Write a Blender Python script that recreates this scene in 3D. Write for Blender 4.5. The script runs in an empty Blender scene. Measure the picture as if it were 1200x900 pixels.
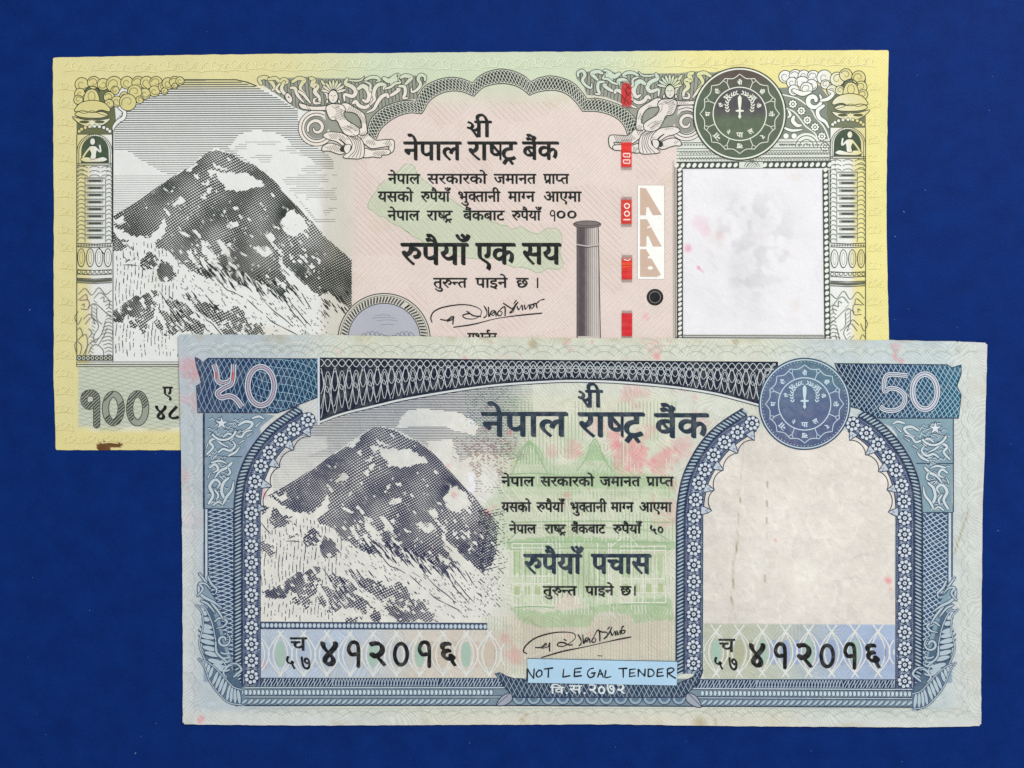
import bpy, math, random
import numpy as np
from mathutils import Vector
from mathutils.geometry import tessellate_polygon

# ------------------------------------------------------------------ camera, world, light
SC = bpy.context.scene
COL = SC.collection
SC.unit_settings.system = 'METRIC'
SC.unit_settings.scale_length = 0.01          # one unit is one centimetre
S = 0.015                                     # centimetres per measured unit of the layout plan

cam = bpy.data.cameras.new("camera")
cam.sensor_width = 36.0
cam.lens = 80.0
cam.clip_start = 1.0
cam.clip_end = 500.0
cam_ob = bpy.data.objects.new("camera", cam)
cam_ob.location = (0, 0, 40.0)
COL.objects.link(cam_ob)
SC.camera = cam_ob

world = bpy.data.worlds.new("World")
SC.world = world
world.use_nodes = True
world.node_tree.nodes['Background'].inputs[0].default_value = (0.93, 0.97, 1.0, 1)
world.node_tree.nodes['Background'].inputs[1].default_value = 0.52


def area(name, loc, target, size, power, color):
    l = bpy.data.lights.new(name, 'AREA')
    l.shape = 'RECTANGLE'
    l.size = size[0]
    l.size_y = size[1]
    l.energy = power
    l.color = color
    o = bpy.data.objects.new(name, l)
    o.location = loc
    d = Vector(target) - Vector(loc)
    o.rotation_euler = d.to_track_quat('-Z', 'Y').to_euler()
    COL.objects.link(o)
    return o


area("window_light", (24, 23, 38), (0, 0, 0), (22, 16), 12200, (1.0, 0.985, 0.95))

SC.view_settings.view_transform = 'Standard'
SC.view_settings.look = 'None'
SC.view_settings.exposure = 0.33
SC.view_settings.gamma = 1.0
SC.view_settings.use_curve_mapping = False

rng = np.random.default_rng(7)


# ------------------------------------------------------------------ helpers
def lin(c):
    c = np.asarray(c, float) / 255.0
    return np.where(c <= 0.04045, c / 12.92, ((c + 0.055) / 1.055) ** 2.4)


class Noise:
    """smooth value noise on a plane"""
    def __init__(self, seed, n=256):
        r = np.random.default_rng(seed)
        self.g = r.random((n, n))
        self.n = n

    def __call__(self, x, y, scale=10.0, octaves=1):
        x = np.asarray(x, float)
        y = np.asarray(y, float)
        tot = np.zeros(np.broadcast(x, y).shape)
        amp, norm = 1.0, 0.0
        for o in range(octaves):
            u = x / scale + 13.7 * o
            v = y / scale + 7.3 * o
            i = np.floor(u).astype(int)
            j = np.floor(v).astype(int)
            fu = u - i
            fv = v - j
            fu = fu * fu * (3 - 2 * fu)
            fv = fv * fv * (3 - 2 * fv)
            n = self.n
            a = self.g[i % n, j % n]
            b = self.g[(i + 1) % n, j % n]
            c = self.g[i % n, (j + 1) % n]
            d = self.g[(i + 1) % n, (j + 1) % n]
            tot = tot + amp * ((a * (1 - fu) + b * fu) * (1 - fv) + (c * (1 - fu) + d * fu) * fv)
            norm += amp
            amp *= 0.5
            scale = scale * 0.5
        return tot / norm


NZ = [Noise(k) for k in range(8)]


def inside(poly, X, Y):
    X = np.asarray(X, float)
    Y = np.asarray(Y, float)
    P = np.asarray(poly, float)
    res = np.zeros(X.shape, bool)
    x0, y0 = P.min(0)
    x1, y1 = P.max(0)
    sel = (X >= x0) & (X <= x1) & (Y >= y0) & (Y <= y1)
    if not sel.any():
        return res
    xs = X[sel]
    ys = Y[sel]
    r = np.zeros(xs.shape, bool)
    n = len(P)
    j = n - 1
    for i in range(n):
        xi, yi = P[i]
        xj, yj = P[j]
        if yi != yj:
            r ^= ((yi > ys) != (yj > ys)) & (xs < (xj - xi) * (ys - yi) / (yj - yi) + xi)
        j = i
    res[sel] = r
    return res


def spline(pts, n=8, closed=False):
    P = np.asarray(pts, float)
    m = len(P)
    if m < 3:
        return P
    out = []
    for i in range(m if closed else m - 1):
        if closed:
            a, b, c, d = P[(i - 1) % m], P[i], P[(i + 1) % m], P[(i + 2) % m]
        else:
            a = P[i - 1] if i > 0 else 2 * P[0] - P[1]
            b, c = P[i], P[i + 1]
            d = P[i + 2] if i + 2 < m else 2 * P[-1] - P[-2]
        for k in range(n):
            t = k / n
            out.append(0.5 * ((2 * b) + (-a + c) * t + (2 * a - 5 * b + 4 * c - d) * t * t + (-a + 3 * b - 3 * c + d) * t ** 3))
    if not closed:
        out.append(P[-1])
    return np.array(out)


def resample(pts, step):
    P = np.asarray(pts, float)
    d = np.hypot(*(P[1:] - P[:-1]).T)
    s = np.concatenate([[0], np.cumsum(d)])
    n = max(2, int(round(s[-1] / step)) + 1)
    t = np.linspace(0, s[-1], n)
    return np.stack([np.interp(t, s, P[:, 0]), np.interp(t, s, P[:, 1])], 1)


def tangents(P):
    T = np.gradient(P, axis=0)
    L = np.hypot(T[:, 0], T[:, 1])
    L[L == 0] = 1
    return T / L[:, None]


def arc(cx, cy, r, a0, a1, n=24, ry=None):
    t = np.radians(np.linspace(a0, a1, n))
    return np.stack([cx + r * np.cos(t), cy + (ry or r) * np.sin(t)], 1)


def spiral(cx, cy, r0, r1, a0, a1, n=30):
    t = np.radians(np.linspace(a0, a1, n))
    r = np.linspace(r0, r1, n)
    return np.stack([cx + r * np.cos(t), cy + r * np.sin(t)], 1)


class Sheet:
    """A flat inclined plane that print lies on."""
    def __init__(self, z_top, z_bottom, y_top, y_bottom):
        self.a, self.b, self.y0, self.y1 = z_top, z_bottom, y_top, y_bottom

    def z(self, x, y):
        return self.a + (self.b - self.a) * (np.asarray(y, float) - self.y0) / (self.y1 - self.y0)


class Print:
    """collects flat inked shapes laid on a sheet, one mesh object in the end"""
    def __init__(self, sheet, layer=0):
        self.sheet = sheet
        self.layer = layer
        self.V, self.F, self.C = [], [], []
        self.n = 0
        self.k = 0
        self.floor = 0
        self.cyc = 32

    def hold(self):
        """whatever comes next lies above all that was drawn so far"""
        self.floor += min(self.k, self.cyc)
        self.k = 0

    def lift(self):
        self.k += 1
        return self.layer * 0.0009 + (self.floor + self.k % self.cyc) * 2.4e-5

    def add(self, P, F, col, z=None):
        P = np.asarray(P, float)
        if z is None:
            z = self.lift()
        if callable(col):
            c = col(P[:, 0], P[:, 1])
        else:
            c = np.tile(lin(col), (len(P), 1))
        V = np.empty((len(P), 3))
        V[:, 0] = (P[:, 0] - 600) * S
        V[:, 1] = (450 - P[:, 1]) * S
        V[:, 2] = self.sheet.z(P[:, 0], P[:, 1]) + 0.0016 + z
        self.V.append(V)
        self.C.append(c)
        self.F.extend([tuple(int(i) + self.n for i in f) for f in F])
        self.n += len(P)

    def poly(self, pts, col):
        P = np.asarray(pts, float)
        tri = tessellate_polygon([[Vector((p[0], p[1], 0)) for p in P]])
        self.add(P, tri, col)

    def ribbon(self, pts, w, col, closed=False, ramp=0.0):
        P = np.asarray(pts, float)
        if len(P) < 2:
            return
        if closed:
            P = np.vstack([P, P[:1]])
            T = np.roll(P[:-1], -1, 0) - np.roll(P[:-1], 1, 0)
            T = np.vstack([T, T[:1]])
            L = np.hypot(T[:, 0], T[:, 1])
            L[L == 0] = 1
            T = T / L[:, None]
        else:
            T = tangents(P)
        w = np.broadcast_to(np.asarray(w, float), (len(P),)) * 0.5
        N = np.stack([-T[:, 1], T[:, 0]], 1) * w[:, None]
        Q = np.empty((2 * len(P), 2))
        Q[0::2] = P + N
        Q[1::2] = P - N
        z = self.lift()
        if ramp:
            z = z + np.repeat(np.linspace(0, ramp, len(P)), 2)
        self.add(Q, [(2 * i, 2 * i + 1, 2 * i + 3, 2 * i + 2) for i in range(len(P) - 1)], col, z)

    def disc(self, cx, cy, r, col, ry=None, rot=0, n=12):
        t = np.linspace(0, 2 * np.pi, n, endpoint=False)
        x = r * np.cos(t)
        y = (r if ry is None else ry) * np.sin(t)
        a = math.radians(rot)
        self.add(np.stack([cx + x * math.cos(a) - y * math.sin(a), cy + x * math.sin(a) + y * math.cos(a)], 1), [tuple(range(n))], col)

    def ring(self, cx, cy, r, w, col, n=48, ry=None):
        self.ribbon(arc(cx, cy, r, 0, 360 - 360 / n, n, ry), w, col, closed=True)

    def shape(self, pts, fill, line, w=0.9, sm=True):
        P = spline(pts, 5, True) if sm else np.asarray(pts, float)
        self.poly(P, fill)
        self.ribbon(P, w, line, closed=True)

    def scroll(self, pts, w, fill, line, lw=0.9, taper=0.35):
        """a raised scroll: a light tapering band with a dark edge and a curl"""
        P = spline(pts, 6)
        t = np.linspace(0, 1, len(P))
        W = w * (taper + (1 - taper) * np.sin(np.pi * np.clip(t * 0.85 + 0.15, 0, 1)) ** 0.8)
        self.ribbon(P, W + 2 * lw, line, ramp=2e-5)
        self.disc(P[0][0], P[0][1], W[0] / 2 + lw, line)
        self.disc(P[-1][0], P[-1][1], W[-1] / 2 + lw, line)
        self.ribbon(P, W, fill, ramp=2e-5)
        self.disc(P[0][0], P[0][1], W[0] / 2, fill)
        self.disc(P[-1][0], P[-1][1], W[-1] / 2, fill)

    def lines(self, curves, fn, col, step=1.0, thr=0.12, ramp=0.0):
        """draw each curve only where fn gives a width"""
        for c in curves:
            P = resample(c, step)
            w = fn(P[:, 0], P[:, 1])
            on = w > thr
            if not on.any():
                continue
            e = np.flatnonzero(np.diff(np.concatenate([[0], on.astype(int), [0]])))
            for a, b in zip(e[0::2], e[1::2]):
                if b - a >= 2:
                    self.ribbon(P[a:b], w[a:b], col, ramp=ramp)

    def build(self, name, parent=None, label=None, mat=None):
        me = bpy.data.meshes.new(name)
        V = np.vstack(self.V)
        me.from_pydata(V.tolist(), [], self.F)
        C = np.ones((len(V), 4))
        C[:, :3] = np.vstack(self.C)
        at = me.color_attributes.new("print_colour", 'FLOAT_COLOR', 'POINT')
        at.data.foreach_set("color", C.ravel())
        me.materials.append(mat or (INK_OLD if self.sheet.a > 0.02 and self.layer < 10 else INK))
        # every face looks up
        me.update()
        nz = np.empty(len(me.polygons) * 3)
        me.polygons.foreach_get("normal", nz)
        if (nz[2::3] < 0).any():
            import bmesh
            bm = bmesh.new()
            bm.from_mesh(me)
            bm.faces.ensure_lookup_table()
            bmesh.ops.reverse_faces(bm, faces=[f for f in bm.faces if f.normal.z < 0])
            bm.to_mesh(me)
            bm.free()
        o = bpy.data.objects.new(name, me)
        COL.objects.link(o)
        if parent:
            o.parent = parent
        if label:
            o['label'] = label
        return o


def angled(angle, spacing, box, warp=None, step=2.0):
    """parallel lines at an angle filling a box"""
    x0, y0, x1, y1 = box
    cx, cy = (x0 + x1) / 2, (y0 + y1) / 2
    R = math.hypot(x1 - x0, y1 - y0) / 2 + 3
    a = math.radians(angle)
    t = np.arange(-R, R, step)
    out = []
    for d in np.arange(-R, R, spacing):
        x = cx + t * math.cos(a) - d * math.sin(a)
        y = cy + t * math.sin(a) + d * math.cos(a)
        if warp:
            x, y = warp(x, y)
        k = (x > x0 - 4) & (x < x1 + 4) & (y > y0 - 4) & (y < y1 + 4)
        if k.sum() > 2:
            i = np.flatnonzero(k)
            out.append(np.stack([x[i[0]:i[-1] + 1], y[i[0]:i[-1] + 1]], 1))
    return out


def in_poly(poly, w):
    return lambda x, y: np.where(inside(poly, x, y), w, 0.0)


# ------------------------------------------------------------------ lettering
_cu = bpy.data.curves.new("lettering_source", 'FONT')
_cu.size = 1
_cu.resolution_u = 3
_ob = bpy.data.objects.new("lettering_source", _cu)
COL.objects.link(_ob)
_cache = {}


def glyph(ch):
    if ch not in _cache:
        def get(s):
            _cu.body = s
            dg = bpy.context.evaluated_depsgraph_get()
            dg.update()
            ev = _ob.evaluated_get(dg)
            m = ev.to_mesh()
            V = np.array([v.co[:2] for v in m.vertices]).reshape(-1, 2)
            F = [tuple(p.vertices) for p in m.polygons]
            ev.to_mesh_clear()
            return V, F
        V, F = get(ch)
        W, _ = get(ch + "\u0928")
        adv = W[:, 0].max() - 0.5685
        _cache[ch] = (V, F, adv)
    return _cache[ch]


def islands(F):
    """faces that hang together, so that overlapping contours of one letter can be laid one above the other"""
    par = {}

    def find(i):
        while par.setdefault(i, i) != i:
            par[i] = par[par[i]]
            i = par[i]
        return i
    for f in F:
        for i in f[1:]:
            par[find(i)] = find(f[0])
    out = {}
    for f in F:
        out.setdefault(find(f[0]), []).append(f)
    return list(out.values())


def bounds(F):
    cnt = {}
    for f in F:
        for i in range(len(f)):
            e = (f[i], f[(i + 1) % len(f)])
            k = (min(e), max(e))
            cnt[k] = cnt.get(k, 0) + 1
    return [k for k, n in cnt.items() if n == 1]


def cut_right(V, F, x):
    """keep only what lies left of x (half forms lose their stem)"""
    nV = []
    seen = {}
    out = []
    for f in F:
        pts = [V[i] for i in f]
        res = []
        for i in range(len(pts)):
            a, b = pts[i], pts[(i + 1) % len(pts)]
            if a[0] <= x:
                res.append(tuple(a))
            if (a[0] <= x) != (b[0] <= x):
                t = (x - a[0]) / (b[0] - a[0])
                res.append((x, a[1] + t * (b[1] - a[1])))
        if len(res) >= 3:
            ids = []
            for q in res:
                key = (round(q[0], 5), round(q[1], 5))
                if key not in seen:
                    seen[key] = len(nV)
                    nV.append(q)
                if seen[key] not in ids:
                    ids.append(seen[key])
            if len(ids) >= 3:
                out.append(tuple(ids))
    return np.array(nV), out


def stroke_em(pts, w=0.078):
    P = spline(pts, 6)
    T = tangents(P)
    N = np.stack([-T[:, 1], T[:, 0]], 1) * w / 2
    Q = np.empty((2 * len(P), 2))
    Q[0::2] = P + N
    Q[1::2] = P - N
    return Q, [(2 * i, 2 * i + 1, 2 * i + 3, 2 * i + 2) for i in range(len(P) - 1)]


def word(s):
    """glyph pieces of a word in em units: ~ half form, ^ ra under, / ra slash, S shri ligature, U ru, R ra above"""
    pieces = []
    x = 0.0
    i = 0
    while i < len(s):
        ch = s[i]
        nx = s[i + 1] if i + 1 < len(s) else ''
        if ch == 'S':      # shra
            for st in ([(0.05, 0.58), (0.16, 0.52), (0.19, 0.42), (0.12, 0.34), (0.03, 0.37)],
                       [(0.14, 0.34), (0.24, 0.18), (0.34, 0.0)],
                       [(0.19, 0.27), (0.30, 0.27), (0.42, 0.38)]):
                V, F = stroke_em(st, 0.066)
                pieces.append((V + [x, 0], F))
            V, F, adv = glyph('\u093e')
            pieces.append((V + [x + 0.26, 0], F))
            x += 0.26 + adv
        elif ch == 'U':    # ru
            V, F, adv = glyph('\u0930')
            pieces.append((V + [x, 0], F))
            V, F = stroke_em([(0.26, 0.40), (0.36, 0.455), (0.48, 0.44), (0.545, 0.34), (0.50, 0.24), (0.39, 0.22)])
            pieces.append((V + [x, 0], F))
            V, F = stroke_em([(0.30, 0.586), (0.64, 0.586)])
            pieces.append((V + [x, 0], F))
            x += 0.62
        elif ch == '^':
            V, F = stroke_em([(-0.42, -0.14), (-0.27, 0.03), (-0.12, -0.14)])
            pieces.append((V + [x, 0], F))
        elif ch == '/':
            V, F = stroke_em([(-0.42, 0.06), (-0.30, 0.14), (-0.18, 0.24)])
            pieces.append((V + [x, 0], F))
        elif ch == 'R':
            V, F = stroke_em([(-0.17, 0.62), (-0.30, 0.70), (-0.26, 0.82), (-0.12, 0.80)])
            pieces.append((V + [x, 0], F))
        elif ch == ' ':
            x += 0.26
        else:
            V, F, adv = glyph(ch)
            if nx == '~' and ch == '\u0937':
                V, F, adv = glyph('\u092a')
                V2, F2 = cut_right(V, F, 0.42)
                pieces.append((V2 + [x, 0], F2))
                V2, F2 = stroke_em([(0.14, 0.52), (0.27, 0.36), (0.41, 0.20)])
                pieces.append((V2 + [x, 0], F2))
                x += 0.43
                i += 1
            elif nx == '~':
                w = V[:, 0].max() if len(V) else adv
                if ch == '\u0915':
                    cut = w * 0.63
                elif ch == '\u0917':
                    cut = w * 0.56
                else:
                    cut = w - 0.20
                    if ch in '\u0937':
                        cut = w - 0.17
                for G in islands(F):
                    V2, F2 = cut_right(V, G, cut)
                    if F2:
                        pieces.append((V2 + [x, 0], F2))
                x += cut + (0.03 if ch == '\u0937' else 0.0)
                i += 1
            else:
                for G in islands(F):
                    pieces.append((V + [x, 0], G))
                x += adv
        i += 1
    return pieces, x


def put(pr, s, x0, x1, ytop, ybase, col, bold=0.0, slope=0.0, fn=None):
    """letter a word so that its headline runs x0..x1 and stands between ytop and ybase"""
    pieces, adv = word(s)
    if fn is None:
        kx = (x1 - x0) / adv
        ky = (ybase - ytop) / 0.622
        fn = lambda V: np.stack([x0 + V[:, 0] * kx, ybase - V[:, 1] * ky + slope * V[:, 0] * kx], 1)
    for V, F in pieces:
        if not F:
            continue
        P = fn(V)
        nib = np.array([0.56, 0.46])          # broad-nib pen held aslant
        z = pr.lift()
        pr.add(P, F, col, z)
        if bold:
            Q, G = [], []
            for a, b in bounds(F):
                p, q = P[a], P[b]
                n = nib * bold
                if abs((q - p)[0] * n[1] - (q - p)[1] * n[0]) < 1e-7:
                    continue
                k = len(Q)
                Q += [p + n, q + n, q - n, p - n]
                G.append((k, k + 1, k + 2, k + 3))
            if Q:
                zz = pr.lift() + np.repeat(np.arange(len(G)) % 7 * 3e-6, 4)
                pr.add(np.array(Q), G, col, zz)


def fit(pr, s, box, col, bold=0.0, rot=0.0, centre=None, h=None):
    """letter one or a few characters to fill a box, or turned about a centre"""
    pieces, adv = word(s)
    A = np.vstack([V[sorted({i for f in F for i in f})] for V, F in pieces if F])
    m, M = A.min(0), A.max(0)
    if centre is None:
        x0, y0, x1, y1 = box
        fn = lambda V: np.stack([x0 + (V[:, 0] - m[0]) / (M[0] - m[0]) * (x1 - x0), y1 - (V[:, 1] - m[1]) / (M[1] - m[1]) * (y1 - y0)], 1)
    else:
        k = h / (M[1] - m[1])
        a = math.radians(rot)
        c = (m + M) / 2

        def fn(V):
            u = (V[:, 0] - c[0]) * k
            v = -(V[:, 1] - c[1]) * k
            return np.stack([centre[0] + u * math.cos(a) - v * math.sin(a), centre[1] + u * math.sin(a) + v * math.cos(a)], 1)
    put(pr, s, 0, 1, 0, 1, col, bold, fn=fn)


# ------------------------------------------------------------------ materials
def new_mat(name):
    m = bpy.data.materials.new(name)
    m.use_nodes = True
    nt = m.node_tree
    return m, nt, nt.nodes['Principled BSDF']


def node(nt, kind, **kw):
    n = nt.nodes.new(kind)
    for k, v in kw.items():
        if k in n.inputs:
            n.inputs[k].default_value = v
        else:
            setattr(n, k, v)
    return n


def math_node(nt, op, a, b=None, c=None):
    n = nt.nodes.new('ShaderNodeMath')
    n.operation = op
    for i, v in enumerate((a, b, c)):
        if v is None:
            continue
        if isinstance(v, (int, float)):
            n.inputs[i].default_value = v
        else:
            nt.links.new(v, n.inputs[i])
    return n.outputs[0]


def printed(name, lines, rough=0.62, grain=0.10, bump=0.5, creases=0.0, wear=0.0):
    """paper or ink: printed colour attribute, paper grain, creases and fine security lines"""
    m, nt, bsdf = new_mat(name)
    L = nt.links
    att = nt.nodes.new('ShaderNodeVertexColor')
    att.layer_name = "print_colour"
    geo = nt.nodes.new('ShaderNodeTexCoord')
    co = geo.outputs['Object']
    fine = node(nt, 'ShaderNodeTexNoise', Scale=38.0, Detail=4.0, Roughness=0.7)
    L.new(co, fine.inputs['Vector'])
    blot = node(nt, 'ShaderNodeTexNoise', Scale=1.1, Detail=5.0, Roughness=0.62)
    L.new(co, blot.inputs['Vector'])
    v = math_node(nt, 'MULTIPLY_ADD', fine.outputs['Fac'], grain * 2, 1 - grain)
    v2 = math_node(nt, 'MULTIPLY_ADD', blot.outputs['Fac'], 0.16, 0.92)
    v = math_node(nt, 'MULTIPLY', v, v2)
    if lines:
        spacing, amount, wamp, wscale, cell = lines
        warp = node(nt, 'ShaderNodeTexNoise', Scale=wscale, Detail=1.0)
        L.new(co, warp.inputs['Vector'])
        sep = nt.nodes.new('ShaderNodeSeparateXYZ')
        L.new(co, sep.inputs[0])
        f = 2 * math.pi / (spacing * S)
        w1 = math_node(nt, 'MULTIPLY_ADD', warp.outputs['Fac'], wamp, 0.0)
        a = math_node(nt, 'ADD', math_node(nt, 'ADD', sep.outputs[0], sep.outputs[1]), w1)
        b = math_node(nt, 'SUBTRACT', math_node(nt, 'SUBTRACT', sep.outputs[0], sep.outputs[1]), w1)
        sa = math_node(nt, 'SINE', math_node(nt, 'MULTIPLY', a, f * 0.72))
        sb = math_node(nt, 'SINE', math_node(nt, 'MULTIPLY', b, f * 0.72))
        pick = node(nt, 'ShaderNodeTexVoronoi', Scale=cell)
        L.new(co, pick.inputs['Vector'])
        psep = nt.nodes.new('ShaderNodeSeparateColor')
        L.new(pick.outputs['Color'], psep.inputs[0])
        sel = math_node(nt, 'GREATER_THAN', psep.outputs[0], 0.5)
        mix = nt.nodes.new('ShaderNodeMix')
        L.new(sel, mix.inputs[0])
        L.new(sa, mix.inputs[2])
        L.new(sb, mix.inputs[3])
        ln = math_node(nt, 'MULTIPLY_ADD', math_node(nt, 'MULTIPLY', mix.outputs[0], att.outputs['Alpha']), amount, 1.0)
        v = math_node(nt, 'MULTIPLY', v, ln)
    mul = nt.nodes.new('ShaderNodeVectorMath')
    mul.operation = 'SCALE'
    L.new(att.outputs['Color'], mul.inputs[0])
    L.new(v, mul.inputs['Scale'])
    outc = mul.outputs[0]
    if wear:
        wn = node(nt, 'ShaderNodeTexNoise', Scale=7.0, Detail=7.0, Roughness=0.72)
        L.new(co, wn.inputs['Vector'])
        wf = math_node(nt, 'MULTIPLY', math_node(nt, 'MAXIMUM', math_node(nt, 'SUBTRACT', wn.outputs['Fac'], 0.47), 0.0), 5.0 * wear)
        wf = math_node(nt, 'MINIMUM', wf, wear)
        wm = nt.nodes.new('ShaderNodeMix')
        wm.data_type = 'RGBA'
        L.new(wf, wm.inputs[0])
        L.new(outc, wm.inputs[6])
        wm.inputs[7].default_value = (0.60, 0.61, 0.58, 1)
        outc = wm.outputs[2]
    L.new(outc, bsdf.inputs['Base Color'])
    bsdf.inputs['Roughness'].default_value = rough
    bsdf.inputs['Specular IOR Level'].default_value = 0.18
    fib = node(nt, 'ShaderNodeTexNoise', Scale=22.0, Detail=5.0, Roughness=0.65)
    L.new(co, fib.inputs['Vector'])
    wav = node(nt, 'ShaderNodeTexNoise', Scale=0.9, Detail=6.0, Roughness=0.55)
    L.new(co, wav.inputs['Vector'])
    h = math_node(nt, 'MULTIPLY_ADD', fib.outputs['Fac'], 0.020, math_node(nt, 'MULTIPLY', wav.outputs['Fac'], 0.16))
    if creases:
        cn = node(nt, 'ShaderNodeTexNoise', Scale=0.55, Detail=3.0, Roughness=0.5)
        L.new(co, cn.inputs['Vector'])
        rd = math_node(nt, 'MULTIPLY', math_node(nt, 'ABSOLUTE', math_node(nt, 'SUBTRACT', cn.outputs['Fac'], 0.5)), 26.0)
        rd = math_node(nt, 'MINIMUM', rd, 1.0)
        h = math_node(nt, 'MULTIPLY_ADD', rd, -0.030 * creases, h)
    bp = node(nt, 'ShaderNodeBump', Strength=bump, Distance=1.0)
    L.new(h, bp.inputs['Height'])
    L.new(bp.outputs[0], bsdf.inputs['Normal'])
    return m


INK = printed("printing_ink", None, 0.55, 0.10, 0.35, 0.25, 0.05)
INK_OLD = printed("worn_printing_ink", None, 0.6, 0.12, 0.5, 0.55, 0.12)
PAPER_NEW = printed("crisp_banknote_paper", (3.0, 0.065, 0.12, 1.2, 2.2), 0.6, 0.05, 0.4, 0.25)
PAPER_OLD = printed("worn_banknote_paper", (3.2, 0.075, 0.75, 1.5, 1.6), 0.7, 0.09, 0.62, 0.55)
LABEL_PAPER = printed("pale_blue_label_paper", None, 0.6, 0.05, 0.4)


# ------------------------------------------------------------------ paper sheets
def soft(x, a, b):
    t = np.clip((np.asarray(x, float) - a) / (b - a), 0, 1)
    return t * t * (3 - 2 * t)


def blend(c, col, k):
    k = np.asarray(k)[..., None]
    return c * (1 - k) + np.asarray(col, float) * k


def edge(pts, n):
    P = np.asarray(pts, float)
    d = np.concatenate([[0], np.cumsum(np.hypot(*(P[1:] - P[:-1]).T))])
    t = np.linspace(0, d[-1], n)
    return np.stack([np.interp(t, d, P[:, 0]), np.interp(t, d, P[:, 1])], 1)


def paper_sheet(name, top, bottom, left, right, sheet, colour, mat, parent, curl, corner=0.0, lines_on=None):
    """a sheet with measured edges, real thickness, slightly lifted margins"""
    nx, ny = 480, 226
    T, B = edge(top, nx), edge(bottom, nx)
    Lf, R = edge(left, ny), edge(right, ny)
    s = np.linspace(0, 1, nx)[None, :, None]
    t = np.linspace(0, 1, ny)[:, None, None]
    P = (1 - t) * T[None] + t * B[None] + (1 - s) * Lf[:, None] + s * R[:, None] \
        - ((1 - s) * (1 - t) * T[0] + s * (1 - t) * T[-1] + (1 - s) * t * B[0] + s * t * B[-1])
    X, Y = P[..., 0], P[..., 1]
    # worn, slightly uneven cut edge
    ed = np.minimum.reduce([np.arange(nx)[None, :] + 0 * Y, (nx - 1 - np.arange(nx))[None, :] + 0 * Y,
                            np.arange(ny)[:, None] + 0 * Y, (ny - 1 - np.arange(ny))[:, None] + 0 * Y])
    m = (ed == 0)
    X = X + m * (NZ[1](X, Y, 9, 2) - 0.5) * 0.9
    Y = Y + m * (NZ[2](X, Y, 9, 2) - 0.5) * 0.9
    if corner:
        for ci, cj, sx, sy in ((0, 0, 1, 1), (0, nx - 1, -1, 1), (ny - 1, 0, 1, -1), (ny - 1, nx - 1, -1, -1)):
            X[ci, cj] += sx * corner
            Y[ci, cj] += sy * corner
    dpx = ed * 2.04
    lift = curl(X, Y) * np.clip(1 - dpx / 16.0, 0, 1) ** 2
    Z = sheet.z(X, Y) + lift
    V = np.stack([(X - 600) * S, (450 - Y) * S, Z], -1).reshape(-1, 3)
    idx = np.arange(nx * ny).reshape(ny, nx)
    F = np.stack([idx[:-1, :-1], idx[1:, :-1], idx[1:, 1:], idx[:-1, 1:]], -1).reshape(-1, 4)
    per = np.concatenate([idx[0, :-1], idx[:-1, -1], idx[-1, :0:-1], idx[:0:-1, 0]])
    VB = V[per].copy()
    VB[:, 2] = (sheet.z(X, Y).ravel())[per] - 0.0095
    n0 = len(V)
    m_ = len(per)
    k = np.arange(m_)
    side = np.stack([per, np.roll(per, -1), n0 + np.roll(k, -1), n0 + k], -1)
    faces = F.tolist() + side.tolist() + [list(n0 + k)]
    C = colour(X.ravel(), Y.ravel())
    amt = lines_on(X.ravel(), Y.ravel())
    C = np.vstack([C, np.tile([232, 230, 215], (m_, 1))])
    me = bpy.data.meshes.new(name)
    me.from_pydata(np.vstack([V, VB]).tolist(), [], faces)
    A = np.ones((len(C), 4))
    A[:, :3] = lin(np.clip(C, 0, 255))
    A[:len(amt), 3] = amt
    at = me.color_attributes.new("print_colour", 'FLOAT_COLOR', 'POINT')
    at.data.foreach_set("color", A.ravel())
    me.materials.append(mat)
    me.update()
    o = bpy.data.objects.new(name, me)
    COL.objects.link(o)
    o.parent = parent
    return o


def root(name, label, cat, x, y, z):
    o = bpy.data.objects.new(name, None)
    o.empty_display_size = 1
    COL.objects.link(o)
    o['label'] = label
    o['category'] = cat
    return o


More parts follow.
